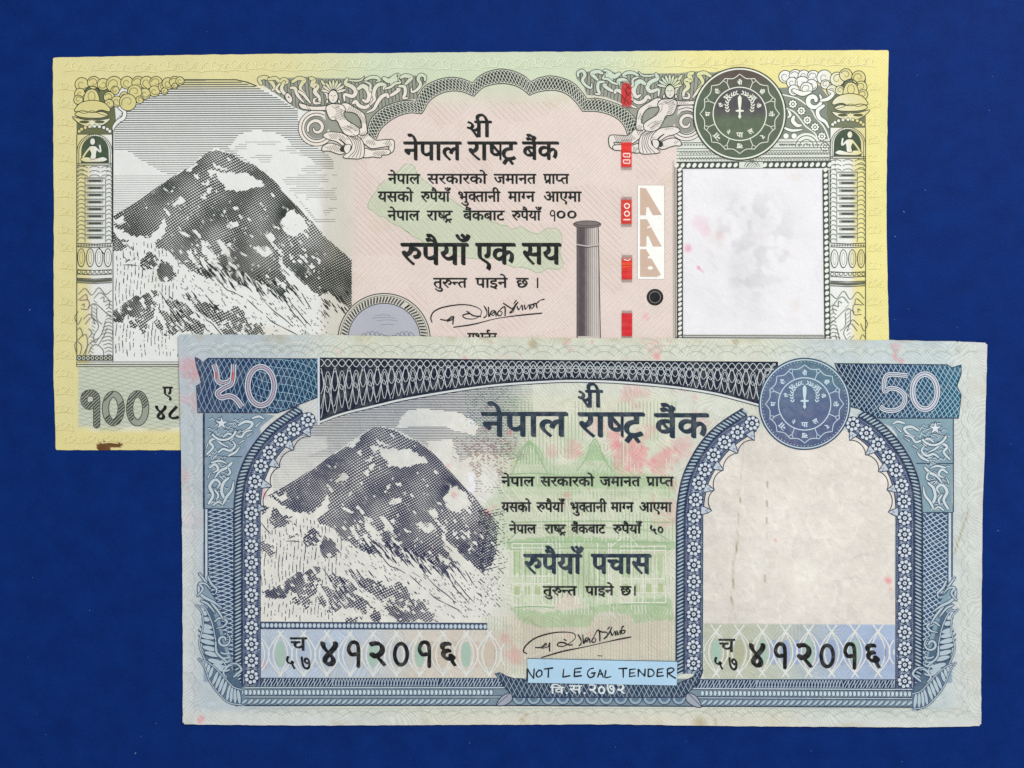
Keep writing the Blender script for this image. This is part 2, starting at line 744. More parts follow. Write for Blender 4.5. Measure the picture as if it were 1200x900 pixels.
# ------------------------------------------------------------------ the surface
def surface():
    n = 60
    xs = np.linspace(-30, 30, n)
    ys = np.linspace(-24, 24, n)
    X, Y = np.meshgrid(xs, ys)
    V = np.stack([X, Y, 0 * X], -1).reshape(-1, 3)
    idx = np.arange(n * n).reshape(n, n)
    F = np.stack([idx[:-1, :-1], idx[:-1, 1:], idx[1:, 1:], idx[1:, :-1]], -1).reshape(-1, 4)
    me = bpy.data.meshes.new("table_surface")
    me.from_pydata(V.tolist(), [], F.tolist())
    m, nt, b = new_mat("blue_card")
    L = nt.links
    tc = nt.nodes.new('ShaderNodeTexCoord')
    co = tc.outputs['Object']
    n1 = node(nt, 'ShaderNodeTexNoise', Scale=26.0, Detail=6.0, Roughness=0.75)
    n2 = node(nt, 'ShaderNodeTexNoise', Scale=2.2, Detail=5.0, Roughness=0.6)
    n3 = node(nt, 'ShaderNodeTexNoise', Scale=0.16, Detail=1.0)
    for q in (n1, n2, n3):
        L.new(co, q.inputs['Vector'])
    ramp = nt.nodes.new('ShaderNodeValToRGB')
    ramp.color_ramp.elements[0].position = 0.30
    ramp.color_ramp.elements[1].position = 0.72
    ramp.color_ramp.elements[0].color = (*lin((2, 30, 90)), 1)
    ramp.color_ramp.elements[1].color = (*lin((8, 48, 120)), 1)
    s = math_node(nt, 'ADD', math_node(nt, 'MULTIPLY', n1.outputs['Fac'], 0.55), math_node(nt, 'MULTIPLY', n2.outputs['Fac'], 0.45))
    L.new(s, ramp.inputs[0])
    L.new(ramp.outputs[0], b.inputs['Base Color'])
    rr = math_node(nt, 'MULTIPLY_ADD', n2.outputs['Fac'], 0.12, 0.44)
    L.new(rr, b.inputs['Roughness'])
    b.inputs['Specular IOR Level'].default_value = 0.06
    h = math_node(nt, 'ADD', math_node(nt, 'MULTIPLY', n1.outputs['Fac'], 0.012), math_node(nt, 'MULTIPLY', n2.outputs['Fac'], 0.02))
    bp = node(nt, 'ShaderNodeBump', Strength=0.6, Distance=1.0)
    L.new(h, bp.inputs['Height'])
    L.new(bp.outputs[0], b.inputs['Normal'])
    me.materials.append(m)
    o = bpy.data.objects.new("table_surface", me)
    COL.objects.link(o)
    o['kind'] = 'structure'
    o['label'] = 'deep blue card surface under the two banknotes'
    # dust
    me = bpy.data.meshes.new("dust")
    V, F = [], []
    r = random.Random(4)
    for k in range(120):
        x, y = r.uniform(-9.1, 9.1), r.uniform(-6.9, 6.9)
        s_ = r.choice([0.004, 0.005, 0.007, 0.011]) * r.uniform(0.7, 1.3)
        a = r.uniform(0, 3.14)
        st = r.choice([1, 1, 2.4])
        i = len(V)
        for u, v, w in ((1, 0, 0), (0, 1, 0), (-1, 0, 0), (0, -1, 0), (0, 0, 1)):
            uu, vv = u * s_ * st, v * s_
            V.append((x + uu * math.cos(a) - vv * math.sin(a), y + uu * math.sin(a) + vv * math.cos(a), 0.001 + w * s_ * 0.8))
        F += [(i, i + 1, i + 4), (i + 1, i + 2, i + 4), (i + 2, i + 3, i + 4), (i + 3, i, i + 4)]
    me.from_pydata(V, [], F)
    m, nt, b = new_mat("pale_dust")
    nn = node(nt, 'ShaderNodeTexNoise', Scale=2.0)
    rp = nt.nodes.new('ShaderNodeValToRGB')
    rp.color_ramp.elements[0].color = (0.10, 0.17, 0.38, 1)
    rp.color_ramp.elements[1].color = (0.34, 0.44, 0.62, 1)
    nt.links.new(nn.outputs['Fac'], rp.inputs[0])
    nt.links.new(rp.outputs[0], b.inputs['Base Color'])
    me.materials.append(m)
    o = bpy.data.objects.new("dust", me)
    COL.objects.link(o)
    o['kind'] = 'stuff'
    o['label'] = 'pale dust specks scattered on the blue surface'
    o['category'] = 'dust'


surface()
# ------------------------------------------------------------------ the mountain both notes carry (plan of the fifty's engraving)
ROCK = [
    [(313.5, 581), (333, 570), (350, 560), (372, 545), (390, 532), (400, 527), (420, 514), (430, 505), (436, 501), (445, 499), (455, 502), (463, 504), (477, 513), (488, 516), (503, 527), (516, 539), (523, 548), (538, 564), (554, 580), (565, 592), (576, 606), (583, 618), (582, 640), (577, 660), (566, 672), (548, 672), (538, 668), (528, 664), (520, 672), (508, 660), (500, 655), (493, 652), (487, 650), (480, 645), (474, 648), (472, 658), (466, 652), (458, 646), (450, 640), (440, 652), (432, 648), (425, 645), (415, 638), (402, 632), (388, 620), (372, 611), (371, 609), (378, 603), (381, 602), (386, 588), (383, 578), (380, 585), (376, 593), (362, 603), (357, 599), (352, 601), (345, 599), (325, 588)],
    [(320, 594), (327, 598), (331, 603), (337, 605), (343, 604), (337, 609), (345, 610), (338, 614), (332, 617), (322, 619), (316, 613), (317, 605)],
    [(306, 590), (316, 594), (312, 598), (307, 604)],
    [(338, 612), (346, 611), (349, 615), (345, 617)], [(335, 625), (350, 627), (348, 631), (338, 629)],
    [(360, 624), (364, 618), (371, 620), (377, 626), (376, 633), (370, 640), (355, 640), (353, 633)],
    [(380, 628), (386, 630), (392, 636), (396, 642), (397, 648), (392, 652), (384, 654), (378, 650), (375, 646), (375, 636)],
    [(306, 632), (315, 636), (321, 641), (322, 650), (316, 653), (312, 647), (306, 645)],
    [(331, 682), (341, 676), (345, 670), (355, 670), (360, 668), (364, 667), (370, 672), (375, 680), (370, 688), (369, 697), (364, 702), (361, 713), (356, 715), (353, 707), (350, 700), (344, 692), (338, 690), (334, 700), (322, 701), (318, 698), (327, 690), (332, 688)],
    [(306, 692), (312, 690), (318, 692), (325, 685), (331, 690), (328, 699), (320, 700), (312, 699)],
    [(341, 702), (347, 699), (352, 707), (348, 710), (342, 706)],
    [(368, 663), (375, 664), (375, 670), (371, 672)],
    [(375, 686), (381, 685), (389, 692), (397, 692), (404, 690), (412, 694), (420, 695), (430, 705), (433, 712), (427, 722), (420, 715), (410, 712), (400, 712), (394, 717), (389, 712), (386, 705), (380, 693)],
    [(397, 672), (405, 676), (412, 682), (420, 690), (411, 693), (405, 688), (395, 686), (388, 680), (385, 673), (393, 676)],
    [(372, 699), (377, 697), (384, 710), (388, 717), (383, 716), (375, 714)],
    [(405, 725), (412, 722), (420, 723), (415, 732), (405, 732)],
    [(432, 720), (438, 712), (442, 716), (448, 722), (445, 729), (436, 728)],
    [(411, 670), (418, 672), (425, 676), (433, 677), (440, 683), (444, 678), (448, 684), (455, 689), (463, 685), (467, 680), (472, 685), (476, 688), (479, 697), (482, 702), (490, 702), (496, 701), (500, 708), (505, 717), (512, 725), (520, 735), (466, 735), (462, 725), (455, 716), (448, 708), (441, 700), (434, 695), (428, 690), (420, 684)],
]
SNOW = [
    [(446, 526), (460, 527), (482, 528), (490, 535), (498, 539), (500, 541), (490, 543), (480, 545), (468, 547), (458, 543), (455, 539), (450, 533)],
    [(440, 513), (446, 517), (452, 520), (458, 521), (450, 522), (443, 519)], [(457, 506), (462, 510), (461, 512), (458, 510)],
    [(435, 523), (441, 524), (443, 526), (438, 530), (436, 527)], [(409, 522), (420, 515), (422, 517), (414, 524), (410, 524)],
    [(428, 539), (434, 535), (436, 537), (431, 542)], [(432, 547), (438, 544), (437, 550), (433, 550)], [(427, 553), (432, 550), (431, 557), (427, 556)],
    [(418, 528), (424, 528), (421, 531)], [(399, 558), (404, 556), (408, 559), (402, 563)], [(394, 563), (400, 556), (405, 554), (403, 560), (397, 566)],
    [(327, 582), (331, 579), (336, 577), (336, 583), (330, 586), (327, 586)], [(386, 572), (391, 574), (388, 577)],
    [(408, 578), (412, 577), (411, 581)], [(427, 581), (430, 583), (428, 585)], [(436, 579), (442, 580), (440, 582)], [(448, 576), (451, 574), (452, 578)],
    [(452, 569), (456, 571), (453, 573)], [(464, 567), (469, 566), (469, 570), (465, 570)], [(470, 577), (476, 576), (474, 580)],
    [(456, 587), (464, 585), (469, 583), (470, 588), (463, 590)], [(477, 589), (480, 589), (478, 592)],
    [(400, 594), (408, 596), (415, 599), (412, 601), (404, 598)], [(420, 595), (426, 598), (426, 602), (422, 600)],
    [(427, 607), (432, 608), (435, 614), (440, 620), (446, 628), (450, 636), (455, 645), (458, 652), (448, 652), (442, 642), (436, 630), (431, 620)],
    [(445, 606), (449, 606), (455, 612), (460, 619), (463, 625), (461, 632), (458, 631), (454, 622), (449, 614)],
    [(455, 634), (460, 634), (460, 641), (456, 638)], [(456, 642), (461, 645), (464, 650), (458, 648)],
    [(411, 619), (416, 619), (421, 627), (425, 633), (424, 640), (419, 634), (414, 628)], [(415, 613), (420, 616), (424, 621), (421, 620)],
    [(425, 623), (431, 629), (436, 636), (433, 640), (427, 633)], [(473, 619), (478, 622), (480, 626), (475, 623)], [(485, 638), (489, 641), (486, 642)],
    [(466, 640), (473, 643), (476, 648), (470, 646)], [(498, 598), (503, 599), (508, 596), (512, 600), (511, 605), (507, 607), (503, 603)],
    [(508, 606), (514, 611), (520, 619), (524, 625), (520, 622), (512, 613)],
    [(489, 614), (494, 612), (500, 611), (505, 612), (510, 616), (512, 620), (507, 623), (503, 622), (500, 624), (497, 621)],
    [(523, 580), (528, 575), (533, 571), (537, 572), (541, 577), (545, 580), (550, 588), (553, 590), (548, 593), (540, 597), (534, 598), (528, 596), (524, 592), (521, 587)],
    [(524, 563), (527, 568), (530, 571), (528, 571)], [(541, 592), (548, 596), (553, 599), (553, 601), (548, 599)], [(524, 594), (530, 596), (532, 599), (528, 599)],
    [(510, 586), (516, 590), (518, 593), (512, 590)], [(530, 607), (536, 611), (533, 612)], [(528, 620), (535, 624), (532, 626)],
    [(540, 621), (546, 624), (553, 629), (550, 629), (543, 626)], [(549, 634), (555, 638), (551, 638)],
    [(518, 627), (523, 629), (527, 636), (534, 643), (542, 651), (550, 658), (560, 667), (566, 675), (545, 680), (538, 668), (532, 658), (526, 648), (521, 638)],
    [(514, 650), (520, 652), (527, 660), (533, 668), (528, 668), (520, 658)],
    [(354, 681), (360, 683), (359, 685)], [(355, 688), (358, 688), (357, 691)],
    [(452, 700), (460, 699), (464, 701), (456, 703)], [(476, 703), (479, 703), (477, 713), (474, 710)], [(446, 711), (450, 712), (460, 722), (464, 727), (456, 720)],
]
STROKES = [
    [(444, 645), (450, 655), (457, 663), (465, 666), (474, 671)], [(483, 645), (488, 655), (493, 663), (496, 669), (502, 678)], [(480, 674), (488, 681), (495, 688)],
    [(503, 694), (508, 699), (514, 703), (522, 707)], [(428, 690), (433, 698), (440, 703), (446, 710), (453, 718), (462, 727), (468, 733)],
    [(378, 665), (384, 674), (388, 681), (394, 687)], [(335, 634), (345, 634), (352, 635)], [(306, 612), (312, 620), (318, 626)], [(483, 670), (492, 676)],
    [(520, 668), (528, 680), (536, 692), (544, 700), (550, 708)], [(530, 676), (540, 688), (548, 698), (556, 706)], [(520, 706), (532, 712), (540, 716)],
    [(502, 678), (512, 688), (524, 697), (534, 706)], [(535, 664), (542, 674), (548, 682)], [(545, 668), (551, 678), (556, 686)],
]


class Mask:
    """tone of the mountain engraving, sampled at half-unit steps"""
    def __init__(self):
        self.x0, self.y0, self.s = 300.0, 494.0, 0.5
        X, Y = np.meshgrid(np.arange(300, 640, 0.5), np.arange(494, 770, 0.5))
        wx = (NZ[0](X, Y, 4, 2) - 0.5) * 4.2
        wy = (NZ[3](X, Y, 4, 2) - 0.5) * 4.2
        ridge = np.clip((Y - 470) / 60, 0.15, 1)
        wx, wy = wx * ridge, wy * ridge
        low_ = soft(Y, 600, 630) * .5 + 1
        wx, wy = wx * low_, wy * low_
        M = np.zeros(X.shape)
        upper = ((Y < 584) & (X < 385)) | ((Y < 612) & (X >= 385))
        for i, p in enumerate(ROCK):
            M[inside(p, X + wx, Y + wy) & (~upper | (i > 0))] = 1.0
            if i == 0:
                M[inside(p, X + wx * .12, Y + wy * .12) & upper] = 1.0
        ext = [(576, 604), (603, 628), (606, 690), (575, 665), (566, 668)]
        self.M0 = M.copy()
        E_ = inside(ext, X, Y)
        for p in SNOW:
            c = np.mean(p, 0)
            q = [(c[0] + (a - c[0]) * 1.1, c[1] + (b - c[1]) * 1.1) for a, b in p]
            hit = inside(q, X + wx * 1.1, Y + wy * 1.1)
            M[hit] = 0.0
            E_[hit] = False
        # flecks of snow along the fall line
        u = (X + Y * 0.75)
        v = (Y - X * 0.85)
        fl = NZ[4](v / 2.6, u / 9.0, 1.0, 1)
        fl2 = NZ[5](X, Y, 7, 2)
        low = soft(Y, 570, 640)
        M[(fl > 0.86 - 0.13 * low) & (fl2 > 0.56 - .08 * low)] = 0
        M[(NZ[6](X, Y, 2.6, 1) > 0.945 - .05 * low)] = 0
        Ex = M.copy()
        Ex[E_] = 1.0

        def blur(A, n):
            for _ in range(n):
                A = (A + np.roll(A, 1, 0) + np.roll(A, -1, 0) + np.roll(A, 1, 1) + np.roll(A, -1, 1)) / 5
            return A
        # lines thin out towards the snow, and thin half-tone lines model the snow fields
        half = 0.46 * soft(NZ[1](v / 5.0, u / 16.0, 1.0, 2), .50, .72) * soft(Y, 560, 600)
        self.M = np.maximum(np.clip(blur(M, 1) * 1.1 - .05, 0, 1), half * (self.M0 > 0) * (M < .5))
        self.E = np.maximum(np.clip(blur(Ex, 1) * 1.1 - .05, 0, 1), half * (self.M0 > 0) * (M < .5))
        self.dark = 0.55 + 0.9 * NZ[7](X, Y, 26, 2)

    def at(self, x, y, wide=False):
        i = np.clip(((y - self.y0) / self.s).astype(int), 0, self.M.shape[0] - 1)
        j = np.clip(((x - self.x0) / self.s).astype(int), 0, self.M.shape[1] - 1)
        return (self.E if wide else self.M)[i, j], self.dark[i, j]


MASK = Mask()


def mountain(pr, dx, dy, clip, col, wide, spacing=2.3):
    """engrave the mountain: two families of swelling lines that leave light lozenges"""
    box = (clip[0] - dx, clip[1] - dy, clip[2] - dx, clip[3] - dy)

    def warp_a(x, y):
        return x + 3.0 * np.sin(y / 21.0 + x / 37), y + 3.2 * np.sin(x / 24.0) + 2.0 * np.sin((x + y) / 13.0)

    def warp_b(x, y):
        return x + 2.2 * np.sin(y / 17.0), y + 2.6 * np.sin(x / 19.0)

    def width(base):
        def f(x, y):
            xx, yy = x - dx, y - dy
            m, d = MASK.at(xx, yy, wide)
            k = (x > clip[0]) & (x < clip[2]) & (y > clip[1]) & (y < clip[3])
            w = base * np.clip(d, 0.75, 1.22) * m * k
            return w
        return f
    ca = [c + [dx, dy] for c in angled(-33, spacing, box, warp_a, 1.0)]
    cb = [c + [dx, dy] for c in angled(52, spacing * 1.04, box, warp_b, 1.0)]
    pr.lines(ca, width(1.34), col, 1.0, 0.26)
    pr.lines(cb, width(0.98), col, 1.0, 0.34)
    for s in STROKES:
        P = spline(s, 6) + [dx, dy]
        if P[:, 0].max() < clip[2] and P[:, 1].max() < clip[3]:
            t = np.linspace(0, 1, len(P))
            pr.ribbon(P, 1.1 * (0.4 + 0.6 * np.sin(np.pi * t)), col)
    # rock ribs that run down into the snow
    rb = random.Random(6)
    ribs = [(424 + k * 1.15 + rb.uniform(-5, 5), 634 + k * .34 + rb.uniform(-9, 9)) for k in range(95)] + [(388 + rb.uniform(0, 60), 664 + rb.uniform(0, 40)) for k in range(34)]
    if wide:
        ribs += [(566 + rb.uniform(0, 36), 668 + rb.uniform(-6, 22)) for k in range(40)]
    for x, y in ribs:
        ln = rb.uniform(4, 13)
        P = np.array([(x, y), (x + ln * .31 + rb.uniform(-.6, .6), y + ln * .42), (x + ln * .62, y + ln * .78)]) + [dx, dy]
        if P[:, 0].max() < clip[2] and P[:, 1].max() < clip[3] - 4:
            pr.ribbon(P, np.array([.5, 1, .3]) * rb.uniform(.9, 2.1), col)
    # snow texture: broken fall lines and dots
    r = random.Random(11)
    for k in range(2300):
        x = r.uniform(305, 575)
        y = r.uniform(606, 750)
        if x + dx < clip[0] + 1 or x + dx > clip[2] - 1 or y + dy > clip[3] - 5:
            continue
        m, _ = MASK.at(np.array([x]), np.array([y]), wide)
        m2, _ = MASK.at(np.array([x]), np.array([y + 4]), wide)
        if m[0] > .3 or m2[0] > .3:
            continue
        if x < 400:
            x = round(x / 4.2) * 4.2 + 1.2 * math.sin(y / 9)
            ln = r.uniform(1.2, 5.5)
            P = [(x, y), (x + r.uniform(-.4, .4), y + ln)]
        else:
            ln = r.uniform(0.8, 3.6)
            if y < 590 + (x - 400) * 0.5 or r.random() < 0.45:
                continue
            P = [(x, y), (x + ln * 0.75, y + ln * 0.8)]
        pr.ribbon(np.array(P) + [dx, dy], r.uniform(0.45, 0.8), col)


# ------------------------------------------------------------------ note one: the hundred
N1 = root("hundred_rupee_note", "crisp yellow-edged green 100 rupee banknote lying partly under the worn blue one", "banknote", 0, 0, 0)
SH1 = Sheet(0.0115, 0.0115, 0, 900)
K1 = (44, 50, 44)
K1S = (96, 104, 92)
W1 = (232, 231, 222)

MAP = [(472, 195), (484, 193), (489, 204), (505, 218), (522, 230), (545, 245), (565, 253), (582, 262), (592, 264), (600, 268), (612, 266), (620, 272), (632, 274), (640, 268), (656, 270), (658, 284), (656, 296), (660, 307), (655, 316), (640, 315), (632, 320), (615, 314), (597, 312), (580, 303), (560, 303), (530, 298), (508, 290), (492, 282), (478, 272), (465, 264), (452, 256), (440, 250), (431, 243), (434, 234), (442, 222), (450, 212), (462, 205)]


def colour1(X, Y):
    c = np.tile([223.0, 206, 197], (len(X), 1))
    # margins: yellow, greenish top middle, yellow right
    marg = np.zeros((len(X), 3))
    k = soft(X, 300, 470)
    k2 = soft(X, 690, 840)
    base = blend(np.tile([222.0, 213, 158], (len(X), 1)), [202, 211, 184], k)
    base = blend(base, [228, 219, 150], k2)
    topm = soft(Y, 135, 90) * (X < 985) + (Y < 90) * 1.0
    topm = np.clip(topm, 0, 1)
    c = blend(c, [222, 205, 197], 1 - topm)
    c = c * (1 - topm[:, None]) + base * topm[:, None]
    # mountain panel: cold white
    mt = soft(X, 96, 112) * soft(X, 400, 366) * soft(Y, 96, 110)
    c = blend(c, [229, 229, 225], mt)
    g = soft(X, 372, 385) * soft(X, 420, 405) * soft(Y, 150, 180)
    c = blend(c, [206, 203, 190], g * 0.8)
    # right panel white
    rp = soft(X, 790, 796) * soft(X, 1006, 994) * soft(Y, 120, 140)
    c = blend(c, [230, 231, 226], rp)
    win = ((X > 799) & (X < 964) & (Y > 197) & (Y < 394)) * 1.0
    wm = NZ[1](X, Y, 44, 4)
    c = blend(c, [231, 228, 231], win)
    c = c - (win * np.clip(wm - 0.5, 0, 1) * 34 * soft(np.hypot(X - 885, Y - 300), 110, 40))[:, None]
    gh = soft(NZ[4](X + 9, Y, 15, 3), .48, .62) * soft(np.hypot((X - 882) / 62, (Y - 285) / 74), 1.0, .55)
    vein = soft(np.abs(NZ[5](X, Y, 22, 3) - .5), .035, 0)
    c = c - (win * (gh * 13 + vein * 4))[:, None]
    # yellow sides
    yl = soft(X, 112, 96)
    c = blend(c, [222, 212, 154], yl)
    yr = soft(X, 994, 1008)
    c = blend(c, [229, 219, 148], yr)
    # number panel
    npn = soft(X, 90, 94) * soft(Y, 424, 429) * soft(Y, 508 + 4 * np.sin(X / 9), 500 + 4 * np.sin(X / 9))
    c = blend(c, [200, 203, 186], npn)
    yb = soft(Y, 498, 510)
    c = blend(c, [223, 211, 148], yb)
    # map of the country, faint mint
    xw = X + (NZ[2](X, Y, 6, 2) - 0.5) * 3
    yw = Y + (NZ[3](X, Y, 6, 2) - 0.5) * 3
    mp = inside(MAP, xw, yw) * 1.0
    c = blend(c, [192, 205, 176], mp * 0.8)
    # pink smudges
    for (a, b, r, k) in ((806, 291, 7, .5), (819, 314, 3.5, .6), (822, 317, 3, .5), (757, 371, 7, .25), (828, 272, 8, .15), (820, 262, 14, .12), (843, 276, 8, .12), (98, 352, 8, .06)):
        c = blend(c, [228, 120, 140], k * soft(np.hypot(X - a, Y - b) + 5 * (NZ[5](X, Y, 5, 2) - .5), r, r * .3))
    # foxing
    sp = soft(NZ[6](X, Y, 30, 3), 0.66, 0.9)
    c = blend(c, [186, 164, 110], sp * 0.12)
    # brown stain on the lower edge
    st = [(114, 521), (117, 518), (122, 517.2), (126, 518.6), (133, 519.2), (139, 518.4), (144, 519), (143, 524), (137, 523.5), (131, 524), (128, 530), (117, 530), (113, 525)]
    k = inside(st, X + (NZ[4](X, Y, 4, 2) - .5) * 2, Y) * (0.85 + 0.15 * NZ[4](X, Y, 3, 1))
    c = blend(c, [96, 60, 28], k)
    return c


paper_sheet("paper", [(62, 67.5), (225, 64.5), (350, 63), (600, 61), (850, 59.5), (1041, 59)],
            [(65.5, 527.5), (212, 527.5), (600, 527), (1043, 526)],
            [(62, 67.5), (63.3, 250), (63, 440), (65.5, 527.5)],
            [(1041, 59), (1038.9, 200), (1038.8, 275), (1041.5, 395), (1043, 526)],
            SH1, colour1, PAPER_NEW, N1,
            lambda x, y: np.where(y < 390, 0.012 * NZ[0](x, y, 160, 2), 0.004) * (y < 385), 0.6,
            lambda x, y: 1.0 - ((x > 799) & (x < 964) & (y > 197) & (y < 394)) * 0.9 - ((x > 132) & (x < 385) & (y < 424) & (y > 94)) * .7)


def c1(pr_name, layer=1):
    return Print(SH1, layer)


# -- security underprint in the margins: pale embossed cloud lines
p = c1('u', 0)
r_ = random.Random(3)


def clouds(pr, x, y, s, light, dark, flip=1):
    for col, o in ((dark, 0.7), (light, 0.0)):
        pr.ribbon(spiral(x + o, y + o, s * .28, s * .55, 0, flip * 400, 22), 0.75, col)
        pr.ribbon(arc(x + flip * s * .75 + o, y + s * .12 + o, s * .42, 180, 390, 12), 0.75, col)
        pr.ribbon(arc(x - flip * s * .7 + o, y + s * .2 + o, s * .36, 140, 370, 12), 0.75, col)
        pr.ribbon(np.array([(x - s * 1.2 + o, y + s * .62 + o), (x + o, y + s * .5 + o), (x + s * 1.3 + o, y + s * .66 + o)]), 0.7, col)


for k, x in enumerate(range(90, 1030, 27)):
    y = 77 - (x - 62) * 0.008
    f = soft(np.array([x]), 300, 470)[0] * (1 - soft(np.array([x]), 690, 840)[0])
    lt = (236 - 12 * f, 228 + 4 * f, 176 + 28 * f)
    dk = (196 - 16 * f, 184 + 8 * f, 116 + 40 * f)
    clouds(p, x + r_.uniform(-4, 4), y + r_.uniform(-1.5, 1.5), r_.uniform(9, 13), lt, dk, 1 if k % 2 else -1)
for y in range(100, 505, 21):
    clouds(p, 75, y, 8.5, (234, 224, 166), (200, 186, 118), 1 if (y // 21) % 2 else -1)
    if y < 385:
        clouds(p, 1027, y, 8.5, (238, 228, 160), (206, 192, 112), 1 if (y // 21) % 2 else -1)
for x in range(84, 206, 22):
    clouds(p, x, 514, 8, (234, 224, 166), (200, 186, 118))
p.build("cloud_underprint", N1)

# -- number panel texture
p = c1('n', 0)
curv = [np.stack([np.arange(92, 214, 2.0), y + 1.1 * np.sin(np.arange(92, 214, 2.0) / 3.0 + y)], 1) for y in np.arange(431, 506, 2.6)]
p.lines(curv, lambda x, y: 0.55 * (y < 503 + 4 * np.sin(x / 9)), (178, 186, 160), 2.0)
p.build("panel_wave_lines", N1)
# crossed underprint right of the mountain
p = c1('x', 0)
for cc in angled(45, 5.5, (390, 120, 790, 392), None, 4):
    p.lines([cc], lambda x, y: 0.55 * ((NZ[4](x, y, 40, 1) > .5) & (x < 786) & (x > 414) & (y > 118) & (np.hypot(x - 588, (y - 180)) < 220)), (214, 194, 178), 3.0)
for cc in angled(-45, 5.5, (390, 120, 790, 392), None, 4):
    p.lines([cc], lambda x, y: 0.55 * ((NZ[4](x, y, 40, 1) < .5) & (x < 786) & (x > 414) & (y > 118)), (238, 224, 212), 3.0)
P_ = spline(MAP, 3, True) + np.random.default_rng(2).normal(0, .5, (len(MAP) * 3, 2))
p.ribbon(P_, 0.7, (158, 182, 138), closed=True)
p.build("map_outline", N1, "faint green outline map")

# -- sky lines
p = c1('s', 1)
SKY = [(133, 192), (133, 142), (146, 128), (160, 117), (180, 107), (205, 99), (212, 94), (277, 94), (300, 101), (327, 115), (350, 130), (352, 150), (362, 166), (385, 181), (392, 190), (392, 230), (380, 275), (330, 210), (254, 173), (235, 185), (200, 218), (160, 244), (133, 255)]
CL1 = [(133, 176), (145, 176), (160, 183), (173, 194), (190, 202), (206, 205), (216, 200), (200, 220), (160, 246), (133, 256)]
CL2 = [(266, 172), (276, 164), (286, 156), (300, 153), (318, 155), (332, 160), (342, 168), (352, 180), (366, 190), (380, 196), (395, 200), (395, 280), (330, 212)]


def sky1(x, y):
    wx = x + (NZ[1](x, y, 9, 2) - .5) * 9
    w = np.where(inside(SKY, x, y), 1.12, 0.0)
    w = w * np.clip(1.05 - (y - 95) / 190, 0.45, 1)
    lo = inside(CL2, wx, y)
    w = np.where(lo, np.where((NZ[2](x / 4, y, 7, 2) > .60), 0.35, 0.0), w)
    lo = inside(CL1, wx, y)
    w = np.where(lo, 0.28 * (y > 205), w)
    return w


p.lines([np.array([(132, y), (395, y - 1.2)]) for y in np.arange(94.5, 262, 2.6)], sky1, (80, 85, 80), 2.0, 0.1)
p.ribbon([(212, 93.6), (277, 93.6), (290, 96.5), (301, 101)], 1.2, K1)
p.build("engraved_sky", N1)
# -- mountain
p = c1('m', 1)
mountain(p, -191, -323.5, (133, 170, 412.5, 420), K1, True, 2.4)
p.build("mountain_engraving", N1, "dark green engraved snowy mountain")
p = c1('f', 2)
p.ribbon([(132.6, 150), (132.6, 424)], 0.9, K1)
p.ribbon([(90, 427), (214, 427)], 0.9, K1)
p.ribbon([(90, 429.6), (214, 429.6)], 0.7, K1)
p.ribbon([(90, 424.2), (214, 424.2)], 0.7, K1)
p.ribbon([(90, 424), (90, 430)], 0.7, K1)
p.build("frame_lines", N1)

# -- scalloped arch
ARO = np.vstack([[(431, 156)], spline([(431, 151), (435, 139), (448.5, 126.5), (465.6, 119.7), (478, 118), (487.6, 119)], 5),
                 spline([(490, 112), (497, 102), (510, 94.7), (525, 91), (540, 92), (554, 97.5)], 5),
                 spline([(556, 95), (563, 88.5), (574, 83.5), (587.5, 81), (602, 83.5), (614, 89), (622, 96)], 5),
                 spline([(631, 91.5), (645, 89), (662, 92.5), (674, 99), (682, 108), (688, 116)], 5),
                 spline([(697, 115), (710, 117.5), (730, 125), (742, 136), (749, 146)], 5)])
ARI = np.vstack([spline([(441, 163), (446, 152), (453, 145), (465, 137), (480, 132.5), (494, 133.5)], 5),
                 spline([(496, 131), (503, 119), (514, 111), (527, 107), (541, 107.5), (555.5, 113)], 5),
                 spline([(557, 111), (566, 103), (576, 99.5), (588, 98), (600, 99.5), (611, 104), (621, 112)], 5),
                 spline([(624, 110), (635, 107), (650, 106), (664, 110.5), (674, 119), (682.5, 130.5)], 5),
                 spline([(686, 130.5), (700, 131), (714, 134.5), (725, 140.5), (732, 149), (736, 160)], 5)])
p = c1('a', 2)
band = np.vstack([ARO, ARI[::-1]])
p.poly(band, (50, 58, 50))
p.build("arch_band", N1, "dark lattice band over the scalloped arch")
p = c1('a', 3)


def arch_lattice():
    a = resample(ARO, 1.0)
    b = resample(ARI, len(a) and 1.0)
    n = 380
    ta = np.linspace(0, 1, n)
    ia = np.stack([np.interp(ta, np.linspace(0, 1, len(a)), a[:, k]) for k in (0, 1)], 1)
    ib = np.stack([np.interp(ta, np.linspace(0, 1, len(b)), b[:, k]) for k in (0, 1)], 1)
    for ph in np.linspace(0, 2 * np.pi, 7)[:-1]:
        v = 0.5 + 0.46 * np.sin(ta * 2 * np.pi * 15 + ph)
        p.ribbon(ia * (1 - v[:, None]) + ib * v[:, None], 0.62, (214, 214, 200), ramp=2e-4)
    p.ribbon(ia, 1.0, K1)
    p.ribbon(ib, 1.0, K1)
    for v in (0.06, 0.94):
        p.ribbon(ia * (1 - v) + ib * v, 0.6, (214, 214, 200))


arch_lattice()
p.build("arch_lattice", N1)


